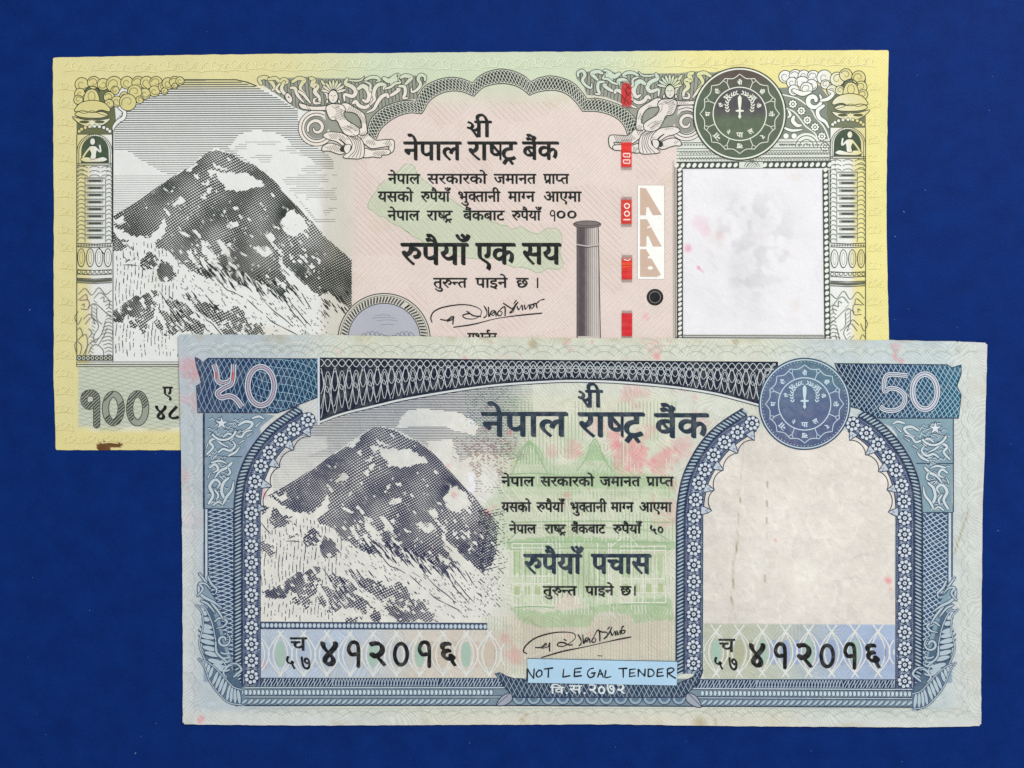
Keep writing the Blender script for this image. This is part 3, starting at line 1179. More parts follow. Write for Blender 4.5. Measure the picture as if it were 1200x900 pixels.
# -- flying figures with scrollwork
def figure(name, mp, tint, dark):
    """mp maps plan coordinates of the left figure to the sheet; tint gives the paper showing in the light parts"""
    o = c1('g', 2)
    o.cyc = 500

    def q(pts):
        return [mp(*a) for a in pts]

    def L(x, y):
        return np.stack([lin(tint(a, b)) for a, b in zip(x, y)])
    ground = [(303, 92), (312, 90), (328, 92), (345, 91), (360, 90), (380, 92), (400, 92), (420, 92), (436, 90), (450, 92), (462, 88), (480, 88), (497, 90), (500, 97), (492, 104), (488, 116), (478, 117), (465, 119), (448, 126), (435, 138), (431, 150), (434, 162), (424, 160), (405, 155), (392, 160), (384, 150), (380, 132), (356, 130), (345, 126), (332, 116), (318, 106), (305, 98)]
    o.poly(q(ground), (150, 152, 138))
    for k in range(46):
        x0 = 306 + k * 4.2
        pts = np.array(q([(x0, 89), (x0 + 3.5, 128)]))
        o.lines([resample(pts, 2)], in_poly(q(ground), 0.8), (70, 76, 66), 2.0)
    # coil
    for r, w, c in ((21, 1.3, dark), (19.3, 3.2, L), (17.3, 1.0, dark), (15.6, 2.6, L), (13.8, 1.0, dark)):
        o.ribbon(np.array(q(arc(371, 150, r, 20, 300, 40))), w, c)
    o.poly(np.array(q(arc(371.5, 149.5, 13, 0, 350, 30))), (146, 146, 136))
    o.scroll(q(spiral(371, 150, 10.5, 3.5, -200, 170, 16)), 3.6, L, dark, 0.8)
    sc = [
        ([(306, 98), (304, 93), (311, 91), (318, 96), (322, 103), (319, 106)], 3.4),
        ([(315, 93), (323, 92), (328, 96), (333, 93), (337, 96), (333, 99)], 3.2),
        ([(328, 98), (324, 104), (328, 108), (332, 104), (329, 100)], 2.4),
        ([(333, 96), (330, 104), (334, 110), (340, 113)], 3.0),
        ([(343, 96), (350, 92), (357, 94), (354, 98), (352, 104), (358, 110)], 3.4),
        ([(341, 103), (346, 104), (349, 112), (356, 120)], 3.0),
        ([(350, 107), (356, 111), (360, 116), (364, 121)], 2.6),
        ([(364, 92), (368, 94), (366, 100), (372, 101), (369, 108), (374, 114), (375, 122)], 4.0),
        ([(375, 121), (369, 121), (368, 117), (371, 115)], 2.0),
        ([(377, 95), (380, 100), (379, 106), (383, 111), (384, 118)], 2.4),
        ([(407, 93), (405, 98), (413, 102), (417, 108), (413, 113), (404, 111), (404, 118)], 3.6),
        ([(409, 94), (416, 95), (423, 94), (427, 90)], 1.6),
        ([(420, 104), (425, 101), (430, 104), (433, 112), (430, 119), (425, 117)], 4.2),
        ([(414, 121), (417, 119), (421, 124), (428, 126), (434, 122), (436, 115)], 3.2),
        ([(428, 94), (434, 91), (441, 91), (445, 94), (441, 96)], 2.8),
        ([(428, 96), (434, 99), (434, 106), (439, 104), (443, 97)], 2.0),
        ([(450, 104), (451, 100), (445, 99), (440, 103), (438, 111), (439, 117), (434, 123)], 3.4),
        ([(455, 114), (453, 111), (447, 114), (442, 121), (438, 128), (430, 132)], 3.2),
        ([(450, 92), (456, 95), (462, 91), (467, 89), (463, 95), (458, 99)], 4.4),
        ([(452, 104), (458, 102), (463, 98), (469, 97), (467, 93)], 2.2),
        ([(458, 112), (463, 109), (468, 105), (465, 104)], 3.0),
        ([(470, 91), (475, 89), (482, 91), (478, 96), (474, 100)], 3.4),
        ([(468, 101), (474, 102), (475, 109), (473, 115), (478, 115)], 2.8),
        ([(498, 94), (498, 90), (493, 88), (490, 93), (493, 99), (489, 105), (483, 108), (482, 103)], 2.8),
    ]
    for pts, w in sc:
        o.scroll(q(pts), w * 1.3, L, dark, 0.7)
    o.shape(q([(334, 112), (338, 109), (343, 116), (341, 121), (337, 119)]), L, dark, 0.9)
    o.disc(*mp(338.5, 114), 1.0, dark)
    # crown
    for a in np.linspace(-168, -14, 9):
        x, y = 391 + 12 * math.cos(math.radians(a)), 109 + 12.5 * math.sin(math.radians(a))
        (ax, ay), (bx, by) = mp(391, 109), mp(x, y)
        rot = math.degrees(math.atan2(by - ay, bx - ax))
        cx, cy = mp(391 + 9.5 * math.cos(math.radians(a)), 109 + 10 * math.sin(math.radians(a)))
        o.disc(cx, cy, 6.6, dark, 2.2, rot)
        o.disc(cx, cy, 5.6, L, 1.4, rot)
    # back leg, cloth, front legs
    o.shape(q([(413, 158), (423, 156), (430, 156), (436, 161), (441, 164.5), (449, 164), (458, 163.5), (462, 166), (461.5, 176), (457, 180), (454, 177), (456, 172), (446, 173), (435, 174), (426, 168), (418, 163)]), L, dark, 1.0)
    o.shape(q([(424, 180), (428, 174), (436, 176), (448, 175), (457, 176), (456, 181), (448, 182), (446, 185), (437, 184), (430, 185), (424, 184)]), L, dark, 1.0)
    o.shape(q([(405, 156), (416, 158), (424, 164), (427, 173), (425, 185), (411, 186), (402, 184), (411, 176), (412, 170), (407, 162)]), L, dark, 1.0)
    for k in range(4):
        o.ribbon(spline(q([(408 + k * 2.6, 158 + k), (415 + k * 2.4, 166), (416 + k * 2.4, 176), (408 + k * 4.5, 185)]), 5), 0.7, dark)
    o.shape(q([(379, 158), (384, 155), (394, 155), (403, 157), (410, 163), (413, 170), (409, 172), (402, 166), (397, 163), (403, 168), (402, 171), (394, 166), (386, 164), (380, 161)]), L, dark, 0.9)
    o.shape(q([(378, 172), (385, 168), (393, 169), (401, 173), (404, 179), (398, 181), (389, 178), (384, 177), (378, 177)]), L, dark, 1.0)
    o.disc(*mp(402, 175), 3.6, dark)
    o.shape(q([(405, 170), (411, 170), (410, 177), (406, 180), (403, 175)]), L, dark, 0.8)
    # arms, torso
    o.shape(q([(350, 121), (356, 122), (365, 124.5), (378, 124.5), (388, 123), (388, 129), (376, 129.5), (362, 129), (353, 127)]), L, dark, 1.0)
    o.shape(q([(400, 122), (407, 121), (414, 125), (421, 129), (427, 134), (429, 141), (430, 149), (430, 157), (424, 159), (420, 156), (421, 151), (424, 149), (422, 140), (416, 133), (405, 131), (400, 130)]), L, dark, 1.0)
    o.shape(q([(382, 126), (388, 122), (393, 122), (401, 123), (405, 128), (403, 134), (407, 141), (415, 146), (421, 151), (420, 158), (412, 160), (404, 157), (399, 150), (395, 142), (389, 141), (385, 137)]), L, dark, 1.0)
    for pts in ([(388, 138), (392, 137), (394, 140)], [(400, 128), (400, 134), (403, 138)], [(403, 150), (408, 152), (413, 156)], [(407, 148), (412, 150), (417, 154)], [(389, 124), (393, 127), (398, 124)]):
        o.ribbon(spline(q(pts), 5), 0.7, (120, 116, 104))
    # engraved shading on limbs and body
    for body, a0, pick in (([(350, 121), (365, 124.5), (388, 123), (388, 129), (362, 129)], 60, lambda x, y: y > mp(365, 126.5)[1]),
                           ([(382, 126), (393, 122), (405, 128), (403, 134), (415, 146), (421, 151), (420, 158), (412, 160), (399, 150), (389, 141)], 20, None),
                           ([(400, 122), (414, 125), (427, 134), (430, 149), (430, 157), (424, 159), (421, 151), (422, 140), (416, 133), (405, 131)], 70, None),
                           ([(379, 158), (394, 155), (410, 163), (413, 170), (397, 163), (386, 164)], 50, None), ([(378, 172), (393, 169), (404, 179), (389, 178)], 60, None),
                           ([(413, 158), (430, 156), (441, 164.5), (458, 163.5), (461.5, 176), (446, 173), (426, 168)], 65, None), ([(424, 180), (436, 176), (456, 177), (446, 185), (430, 185)], 40, None)):
        Q = q(body)
        bx = (min(a for a, b in Q), min(b for a, b in Q), max(a for a, b in Q), max(b for a, b in Q))
        o.lines(angled(a0, 1.9, bx, None, 1.0), lambda x, y: .55 * inside(Q, x, y) * (NZ[4](x, y, 6, 1) > .5), (104, 100, 90), 1.0)
    # head
    hx, hy = mp(390.5, 113.5)
    o.disc(hx, hy, 6.2, dark, 8.2, 0, 18)
    o.disc(hx, hy, 5.3, L, 7.3, 0, 18)
    for a, b in ((-2.2, -1.2), (2.0, -1.2)):
        o.disc(hx + a, hy + b, 0.9, dark, 0.5)
    o.ribbon([(hx, hy - 1), (hx + .3, hy + 2)], 0.5, (120, 116, 104))
    o.ribbon([(hx - 1.4, hy + 4), (hx + 1.4, hy + 4)], 0.6, dark)
    for a in (-1, 1):
        o.shape([(hx + a * 6.5, hy + 3), (hx + a * 8.5, hy + 5), (hx + a * 7.5, hy + 8.5), (hx + a * 5.5, hy + 6)], L, dark, 0.8)
    return o.build(name, N1)


def tl(x, y):
    k = float(soft(np.array([y]), 92, 112)[0])
    a = np.array([214, 208, 156.]) * (1 - float(soft(np.array([x]), 360, 430)[0])) + np.array([204, 211, 184.]) * float(soft(np.array([x]), 360, 430)[0])
    return a * (1 - k) + np.array([232, 222, 210.]) * k


def trr(x, y):
    k = float(soft(np.array([y]), 96, 116)[0])
    a = np.array([200, 212, 194.]) * (1 - float(soft(np.array([x]), 770, 810)[0])) + np.array([214, 214, 160.]) * float(soft(np.array([x]), 770, 810)[0])
    return a * (1 - k) + np.array([224, 216, 208.]) * k


figure("flying_figure", lambda x, y: (x, y), tl, K1)
figure("flying_figure", lambda x, y: (1175.5 - x + (y - 113) * 0.0, y - 5.5 - (430 - x) * 0.012), trr, K1)
bpy.data.objects["flying_figure"]['label'] = "engraved winged figure left of the arch"
bpy.data.objects["flying_figure.001"]['label'] = "engraved winged figure beside the round seal"


# -- pillar columns with statues, niche, bars
def column(name, fx, fy, side, clouds_list, bottom=True):
    o = c1('c', 2)
    o.cyc = 600

    def q(pts):
        return [(fx(a), fy(b)) for a, b in pts]

    def L(x, y):
        # paper shows: yellow towards the note's outer side
        k = soft(x, 112, 98) if side < 0 else soft(x, 992, 1004)
        k = np.maximum(k, soft(y, 150, 128) * (1 if side < 0 else soft(x, 960, 1000)))
        return lin(np.array([231, 231, 225.])[None] * (1 - k[:, None]) + np.array([216, 205, 140.])[None] * k[:, None])
    # background of the statue
    o.poly(q([(90, 100), (125, 100), (134, 118), (136, 140), (132, 158), (90, 158)]), (104, 108, 74) if side < 0 else (112, 118, 92))
    for (x, y, r, a) in clouds_list:
        o.disc(x, y, r + 0.9, K1, n=20)
        o.disc(x, y, r, L, n=20)
        s = 1 if a > 0 else -1
        o.ribbon(spiral(x, y, r * .82, r * .15, a, a + s * 330, 22), np.linspace(1.0, 0.5, 22), (112, 108, 60) if y < 118 else (110, 112, 100))
    # statue: head, shoulders, legs, lotus seat
    o.ribbon(np.array(q(arc(108, 110, 9, 190, 350, 14))), 1.2, K1)
    o.shape(q([(99, 120), (101, 108), (108, 104.5), (114, 108), (116, 120)]), L, K1)
    o.disc(fx(107.5), fy(113), 4.6, (120, 118, 80), 6)
    o.disc(fx(107.5), fy(113), 3.8, L, 5.2)
    o.shape(q([(88, 128), (94, 121), (104, 118), (113, 118), (123, 121), (129, 127), (128, 131), (118, 129), (108, 133), (98, 130), (89, 131)]), L, K1)
    o.shape(q([(88, 134), (95, 130), (108, 132), (120, 131), (127, 135), (120, 138), (108, 138.5), (95, 137.5)]), L, K1)
    o.ribbon(spline(q([(92, 131), (100, 133), (108, 130), (118, 134), (126, 136)]), 5), 0.7, K1)
    o.shape(q([(85, 137), (98, 140), (110, 141), (122, 140), (130, 139), (122, 146), (108, 149), (95, 146)]), L, K1)
    for a, b in ((99, 143), (117, 143)):
        o.disc(fx(a), fy(b), 6, (84, 88, 56), 1.8)
    o.disc(fx(108), fy(145), 2, L, 4.5)
    for k in range(9):
        a = math.radians(200 + k * 17.5)
        o.disc(fx(111 + 19 * math.cos(a)), fy(157 + 9 * math.sin(a)), 2.4, K1)
        o.disc(fx(111 + 19 * math.cos(a)), fy(157 + 9 * math.sin(a)), 1.8, L)
    # niche
    top = q(list(map(tuple, arc(111, 178, 21, 180, 360, 24, 22))))
    o.poly(q([(90, 158), (132, 158), (132, 193), (90, 193)]), L)
    for rr, w, c in ((20.6, 0.8, K1), (18.4, 0.8, K1)):
        o.ribbon(np.array(q([(111 - rr, 193)] + list(map(tuple, arc(111, 178, rr, 180, 360, 24, rr))) + [(111 + rr, 193)])), w, c)
    for k in range(15):
        a = math.radians(180 + k * 180 / 14)
        o.disc(fx(111 + 19.4 * math.cos(a)), fy(178 + 19.4 * math.sin(a)), 1.25, K1)
        o.disc(fx(111 + 19.4 * math.cos(a)), fy(178 + 19.4 * math.sin(a)), 0.9, L)
    nb = [(95, 191)] + list(map(tuple, arc(111.5, 177, 16, 185, 355, 20, 17))) + [(128, 191)]
    o.poly(q(nb), (66, 82, 62))
    # seated figure
    F = L
    o.shape(q([(94, 187), (101, 184), (111, 186), (121, 184), (126, 187), (121, 189.5), (110, 190), (100, 190)]), F, K1, 0.7)
    o.shape(q([(104, 173), (109, 171), (114, 173), (113, 180), (112, 186), (106, 186), (107, 180)]), F, K1, 0.7)
    o.ribbon(spline(q([(105, 174), (101, 179), (97, 185)]), 4), 2.0, F)
    o.ribbon(spline(q([(113, 174), (118, 178), (117, 170)]), 4), 1.9, F)
    o.disc(fx(108.7), fy(166), 3.4, K1, 4.4)
    o.disc(fx(108.7), fy(166), 2.8, F, 3.8)
    o.ribbon(q([(90, 191.5), (132, 191.5)]), 0.8, K1)
    o.ribbon(q([(90, 193.6), (132, 193.6)]), 0.7, K1)
    # capital folds
    for k in range(3):
        for j in range(3):
            o.ribbon(np.array(q(arc(97 + k * 14, 198 + j * 5, 6.5, 200, 340, 8, 3))), 0.7, K1S)
    # shaft with dark bars
    for k in range(9):
        y = 212 + k * 8.3
        o.ribbon(q([(100, y - 3.6), (123, y - 3.6)]), 0.7, K1S)
        o.ribbon(q([(100, y - 2.6), (123, y - 2.6)]), 0.5, (160, 164, 154))
        o.ribbon(q([(102, y), (121, y)]), 3.0, (150, 153, 144))
        o.ribbon(q([(104, y), (118.5, y)]), 2.3, (70, 74, 64))
    for xx in (100, 124):
        o.ribbon(q([(xx, 207), (xx, 284)]), 0.6, K1S)
    for xx in (90.3, 131.8):
        o.ribbon(q([(xx, 158), (xx, 284)]), 0.8, K1)
    for k in range(18):
        y = 196 + k * 5
        o.ribbon(np.array(q(arc(95.5, y, 4, 150, 340, 8, 2.6))), 0.7, K1S)
        o.ribbon(np.array(q(arc(128, y + 2, 3.2, 200, 390, 8, 2.6))), 0.7, K1S)
    # petal band
    for y in (284.5, 288.5, 315.5, 320.5, 325.5, 330.5):
        o.ribbon(q([(90.5, y + .6), (111, y + 1.6), (131.5, y + .6)]), 0.8, K1)
    for k in range(13):
        o.disc(fx(92.5 + k * 3.1), fy(287.5), 1.0, K1S)
    for k in range(4):
        x = 95.5 + k * 10.4
        o.disc(fx(x), fy(302), 11, K1, 4.6, 90, 18)
        o.disc(fx(x), fy(302), 10, L, 3.8, 90, 18)
        o.disc(fx(x), fy(302), 7.5, K1S, 2.1, 90, 14)
        o.disc(fx(x), fy(302), 6.8, L, 1.6, 90, 14)
    for k in range(8):
        o.disc(fx(93 + k * 5.2), fy(318.6), 2.1, K1)
        o.disc(fx(93 + k * 5.2), fy(318.6), 1.5, L)
    o.ribbon(q([(90.5, 328.2), (111, 329.6), (131.5, 328.2)]), 2.8, (92, 96, 84))
    # relief of houses and figures
    o.ribbon(q([(90.3, 284), (90.3, 422)]), 0.8, K1)
    rel = [[(92, 345), (100, 338), (108, 346), (116, 337), (124, 345), (131, 340)], [(92, 352), (101, 345), (103, 352)], [(110, 350), (118, 343), (128, 352), (128, 360)],
           [(103, 360), (112, 356), (124, 366), (131, 372)], [(108, 358), (108, 372)], [(114, 360), (114, 374), (120, 380)], [(94, 352), (104, 352), (104, 362), (95, 362)],
           [(100, 380), (108, 372), (116, 382), (110, 394), (112, 402)], [(98, 374), (106, 368), (112, 380)], [(92, 365), (88, 372), (92, 380), (96, 372)],
           [(90, 388), (94, 384), (97, 392), (92, 398), (88, 404), (90, 414)], [(95, 395), (101, 392), (103, 404), (98, 416)], [(112, 402), (120, 390), (124, 376)],
           [(116, 404), (122, 394), (126, 384)], [(104, 414), (108, 406), (114, 404), (121, 410), (122, 418)], [(100, 418), (104, 404), (116, 396)], [(92, 400), (96, 406), (94, 416)],
           [(104, 385), (108, 390), (104, 396)], [(96, 358), (99, 356), (99, 360)], [(118, 350), (122, 348), (122, 354)]]
    for s in rel:
        o.ribbon(spline(q(s), 4), 0.75, K1S)
    for k in range(16):
        y = 352 + k * 4.2
        o.ribbon(spline(q([(122 + 3 * math.sin(k * .5), y + 2), (128, y), (131.5, y + 2)]), 3), 0.7, K1S)
        o.ribbon(spline(q([(102 - .3 * k + 8, y), (106 - .3 * k + 8, y + 3)]), 3), 0.5, K1S)
    if bottom:
        o.ribbon(q([(90, 419.5), (132, 419.5)]), 6.0, (64, 70, 60))
        for k in range(8):
            o.ring(fx(93 + k * 5.2), fy(419.5), 1.7, 0.7, (222, 222, 206), 12)
    return o.build(name, N1)


cl_left = [(96, 99, 7.5, 30), (94, 110, 6, 10), (92, 117, 5, -30), (110, 97, 7, 200), (121, 99, 6.5, -200), (134, 99, 9, 160), (149, 97, 7, 60), (135, 106, 4.5, -90), (162, 97, 7, 200), (172, 97, 7, 90),
           (183, 97, 7, 190), (181, 107, 6, 30), (170, 110, 6, 10), (158, 108, 8, 160), (191, 102, 5, -40), (197, 98, 6.5, 30), (205, 96, 6, 200), (211, 95, 4.5, 30), (193, 107, 3.5, 10), (205, 101, 3, 10),
           (128, 114, 6, 200), (146, 113, 5, 100), (137, 119, 6, 60), (150, 120, 9.5, 150), (164, 117, 4, 0), (128, 122, 5, 40)]
column("carved_column", lambda x: x, lambda y: y, -1, cl_left)
p = c1('h', 3)
p.scroll([(140, 126), (146, 131), (145, 138), (139, 142), (134, 148), (133, 152)], 4.2, (232, 232, 226), K1, 0.8)
p.build("smoke_scroll", N1)
cl_right = [(920, 90, 7, 60), (932, 89, 7, 200), (942, 89, 6.5, 60), (953, 90, 7, 160), (928, 97, 6, 20), (940, 98, 8, -150), (966, 91, 8.5, 30), (951, 100, 6.5, 20), (967, 99, 5, -60), (981, 93, 8, -30), (991, 88, 7, 200), (1006, 91, 7.5, 160),
            (1009, 102, 6.5, 180), (1011, 111, 5.5, 200), (975, 106, 6, 60), (945, 104, 7, 150), (930, 106, 6, 20), (984, 106, 5, 0)]
column("carved_column", lambda x: 1104.5 - x + 0.0 * x, lambda y: (y - 158) * 1.0 + 150 if y < 194 else 186 + (y - 194) * 1.085, 1, cl_right, False)
bpy.data.objects["carved_column"]['label'] = "carved column along the yellow left margin"
bpy.data.objects["carved_column.001"]['label'] = "carved column along the yellow right margin"

# -- ornament between seal and right column, strips over the window
p = c1('o', 1)
p.poly([(900, 104), (960, 100), (974, 118), (974, 184), (793, 184), (793, 165), (860, 180), (900, 165)], (128, 136, 122))
p.poly([(793, 163), (974, 163), (974, 194), (793, 194)], (216, 218, 208))
p.build("spandrel_ground", N1)
p = c1('o', 2)
p.cyc = 400
p.ribbon(spline([(917, 111), (935, 116), (950, 128), (956, 138), (966, 150), (973, 168)], 6), 1.4, (236, 236, 226))
p.ribbon(spline([(918, 126), (930, 131), (938, 140), (944, 148), (956, 158), (960, 176)], 6), 1.4, (236, 236, 226))
for x, y in ((929, 122), (939, 130), (946, 141), (955, 149), (963, 160), (966.5, 172)):
    p.disc(x, y, 5.4, (72, 80, 66), n=16)
    for k in range(8):
        a = k * math.pi / 4
        p.disc(x + 3.4 * math.cos(a), y + 3.4 * math.sin(a), 1.35, (238, 238, 228), n=8)
    p.disc(x, y, 1.3, (238, 238, 228))
for r, c in ((16, (226, 228, 218)), (13.5, (110, 118, 104)), (12.3, (226, 228, 218)), (9, (110, 118, 104)), (7.8, (226, 228, 218)), (4, (110, 118, 104)), (3, (226, 228, 218))):
    p.poly(arc(945, 172, r, 180, 360, 20), c)
for x in (921, 930.5):
    p.disc(x, 159.5, 3.8, (60, 66, 56))
    p.disc(x, 159.5, 3.2, (238, 238, 230))
p.scroll([(924, 130), (926, 135), (923, 138)], 3, (236, 236, 226), (72, 80, 66), .7)
p.scroll([(930, 137), (929, 142), (934, 147), (939, 147)], 4.4, (236, 236, 226), (72, 80, 66), .7)
p.scroll([(919, 150), (928, 153), (940, 152)], 3, (236, 236, 226), (72, 80, 66), .7)
p.scroll(list(map(tuple, spiral(953, 118, 3, 10, 0, -400, 14))), 5.4, (236, 236, 230), K1, .7)
p.scroll([(965, 124), (958, 130), (960, 138), (967, 143), (971, 150)], 4.4, (236, 236, 230), K1, .7)
p.scroll([(930, 106), (940, 110), (950, 108)], 5, (234, 234, 222), K1, .7)
p.scroll([(962, 118), (970, 116), (976, 110), (970, 106)], 4, (234, 234, 222), K1, .7)
for x in np.arange(914, 932, 2.7):
    p.disc(x, 169.5, 1.0, (90, 96, 84))
for y, w in ((166, .9), (173, .9), (176, .7), (180.5, .8), (184.5, .8), (188.5, .8), (192.5, .8)):
    p.ribbon([(793, y + 1.5), (974, y)], w, (110, 116, 104))
for k, x in enumerate(np.arange(796, 972, 3.4)):
    p.ribbon([(x, 180.5), (x + 1.7, 177.5), (x + 3.4, 180.5)], 0.7, (96, 102, 90))
    p.ribbon([(x, 184), (x + 1.7, 188), (x + 3.4, 184)], 0.7, (116, 122, 108))
    if x < 830 or x > 912:
        p.disc(x, 169.8, 1.1, (120, 126, 114))
p.build("spandrel_ornament", N1)


def rope(pr, path, width, spacing, slant, ground, light, line=None, fat=0.62):
    P = resample(path, 0.8)
    if ground is not None:
        pr.ribbon(P, width, ground)
        pr.hold()
    Q = resample(path, spacing)
    T = tangents(Q)
    for (x, y), (tx, ty) in zip(Q, T):
        a = math.degrees(math.atan2(ty, tx)) + slant
        pr.disc(x, y, width * 0.5 * (0.9 if line is not None else 1), light, spacing * fat * 0.5, a, 10)
    if line is not None:
        N = np.stack([-tangents(P)[:, 1], tangents(P)[:, 0]], 1)
        pr.ribbon(P + N * width * .5, 0.8, line)
        pr.ribbon(P - N * width * .5, 0.8, line)


p = c1('r', 12)
p.cyc = 70
rope(p, [(793, 194), (972, 193)], 6.8, 6.9, 128, (72, 78, 68), (226, 228, 218), K1, 0.62)
rope(p, [(796.5, 199), (796.8, 396)], 6.2, 5.6, 42, (72, 78, 68), (226, 228, 218), K1, 0.66)
rope(p, [(967.2, 199), (969.6, 396)], 6.2, 6.6, 42, (72, 78, 68), (226, 228, 218), K1, 0.66)
p.ribbon([(791, 196), (791.5, 396)], 0.7, K1S)
p.ribbon([(789, 188), (789.5, 396)], 0.5, (170, 160, 150))
p.ribbon([(800, 393), (966, 393.6)], 1.3, (150, 152, 142))
p.ribbon([(792, 395.5), (974, 396.2)], 0.9, K1)
pz = np.array([(x, 393 + 0.7 * math.sin(x * 2.1)) for x in np.arange(801, 965, 0.6)])
p.ribbon(pz, 0.45, (84, 88, 76))
p.poly([(866, 190), (894, 190), (894, 197), (866, 197)], (214, 216, 206))
for rr in (9, 6.5):
    p.ribbon(arc(881, 197, rr, 190, 350, 14), 0.8, K1S)
for k in range(4):
    p.ribbon([(874 + k * 3, 196.5), (879 + k * 3, 191)], .6, K1S)
p.build("window_rope_border", N1, "twisted rope border around the blank window")


# -- round seals, shared builder
def seal(name, note, sheet, cx, cy, R, fill, line, halo, letters, dots):
    o = Print(sheet, 14 if note is N1 else 6)
    o.add(np.vstack([[(cx, cy)]] + [arc(cx, cy, r, 0, 360, 61)[:-1] for r in np.linspace(R / 6, R, 6)]),
          [(0, 1 + k, 1 + (k + 1) % 60) for k in range(60)] +
          [(1 + j * 60 + k, 1 + j * 60 + (k + 1) % 60, 1 + (j + 1) * 60 + (k + 1) % 60, 1 + (j + 1) * 60 + k) for j in range(5) for k in range(60)], fill)
    body = o.build(name, note)
    o = Print(sheet, 15 if note is N1 else 7)
    if halo:
        o.ring(cx, cy, R + 0.2, 1.0, K1 if note is N1 else (38, 66, 92), 72)
    o.ring(cx, cy, R - 1.6, 1.7 if dots is None else 1.2, line, 72)
    t = np.linspace(0, 360, 16 * 9 + 1)[:-1]
    ph = ((t / 22.5) % 1.0) - 0.5
    r = R * (0.775 + 0.085 * (np.abs(ph) * 2) ** 1.7 - 0.035 * (((t / 22.5 + 0.5).astype(int) % 2) == 1) * (np.abs(ph) > .0) * (np.abs(ph) * 2) ** 2)
    o.ribbon(np.stack([cx + r * np.cos(np.radians(t)), cy + r * np.sin(np.radians(t))], 1), 0.85, line, closed=True)
    o.ring(cx, cy, R * 0.575, 1.15, line, 60)
    for k in range(8):
        a = math.radians(22.5 + 45 * k)
        u = np.array([math.cos(a), math.sin(a)])
        v = np.array([-u[1], u[0]])
        c = np.array([cx, cy])
        o.ribbon([c + u * R * .58, c + u * R * .72], 0.85, line)
        o.ribbon([c + u * R * .72, c + u * R * .80 + v * 3.0, c + u * R * .83, c + u * R * .80 - v * 3.0, c + u * R * .72], 0.75, line)
    if dots:
        for k in range(76):
            a = k * 2 * math.pi / 76
            o.disc(cx + R * .925 * math.cos(a), cy + R * .925 * math.sin(a), 0.55, line, n=6)
    # dagger
    o.poly([(cx, cy - 22.5), (cx + 2.2, cy - 19), (cx + 2.0, cy - 12), (cx + 1.0, cy - 5), (cx + 4.8, cy - 4.2), (cx + 4.6, cy - 2.6), (cx + 1.2, cy - 2.4), (cx + 1.0, cy + 1), (cx + 1.9, cy + 3.5), (cx, cy + 6),
            (cx - 1.9, cy + 3.5), (cx - 1.0, cy + 1), (cx - 1.2, cy - 2.4), (cx - 4.6, cy - 2.6), (cx - 4.8, cy - 4.2), (cx - 1.0, cy - 5), (cx - 2.0, cy - 12), (cx - 2.2, cy - 19)], line)
    # laurel branches
    for s in (-1, 1):
        br = spline([(cx + s * 2.5, cy - 25), (cx + s * 10, cy - 21), (cx + s * 15, cy - 12), (cx + s * 14, cy - 2)], 6)
        Tb = tangents(br)
        for k in range(2, len(br), 2):
            a = math.degrees(math.atan2(Tb[k][1], Tb[k][0]))
            for e in (-1, 1):
                aa = a + 180 + e * 38
                o.disc(br[k][0] + 2.1 * math.cos(math.radians(aa)) * (1 if k % 4 else .8), br[k][1] + 2.1 * math.sin(math.radians(aa)), 2.1, line, 0.72, aa, 8)
    o.build("seal_lines", body)
    o = Print(sheet, 15 if note is N1 else 7)
    words = ["S\u0940", "S\u0940", "\u0917\u094b", "\u0930", "\u0916", "\u0928\u093e", "\u0925", "S\u0940"]
    for k, wd in enumerate(words):
        a = -90 + 45 * k
        fit(o, wd, None, line, 0.5, a + 90, (cx + R * .69 * math.cos(math.radians(a)), cy + R * .69 * math.sin(math.radians(a))), 6.4 if len(wd) > 1 else 5.2)
    for wd, a, rot in (("\u092d", -128, -38), ("S\u0940", -155, -62), ("\u0935\u093e", -50, 40), ("\u0928\u0940", -24, 62),
                       ("\u0928\u0947", 122, 30), ("\u092a\u093e", 90, 0), ("\u0932", 58, -30)):
        fit(o, wd, None, line, 0.5, rot, (cx + R * .455 * math.cos(math.radians(a)), cy + R * .455 * math.sin(math.radians(a))), 5.4)
    o.build("seal_lettering", body)
    return body


def fill1(x, y):
    k = soft(y, 128, 142)[:, None]
    r = np.hypot(x - 866.7, y - 133.6)
    inner = np.array([80, 76, 80.]) * (1 - k) + np.array([92, 106, 84.]) * k
    k2 = soft(y, 84, 112)[:, None]
    outer = np.array([88, 76, 70.]) * (1 - k2) + np.array([88, 100, 82.]) * k2
    s = (r < 31)[:, None]
    return lin(np.where(s, inner, outer))


seal("bank_seal", N1, SH1, 866.7, 133.6, 54.2, fill1, (226, 228, 212), True, True, None)

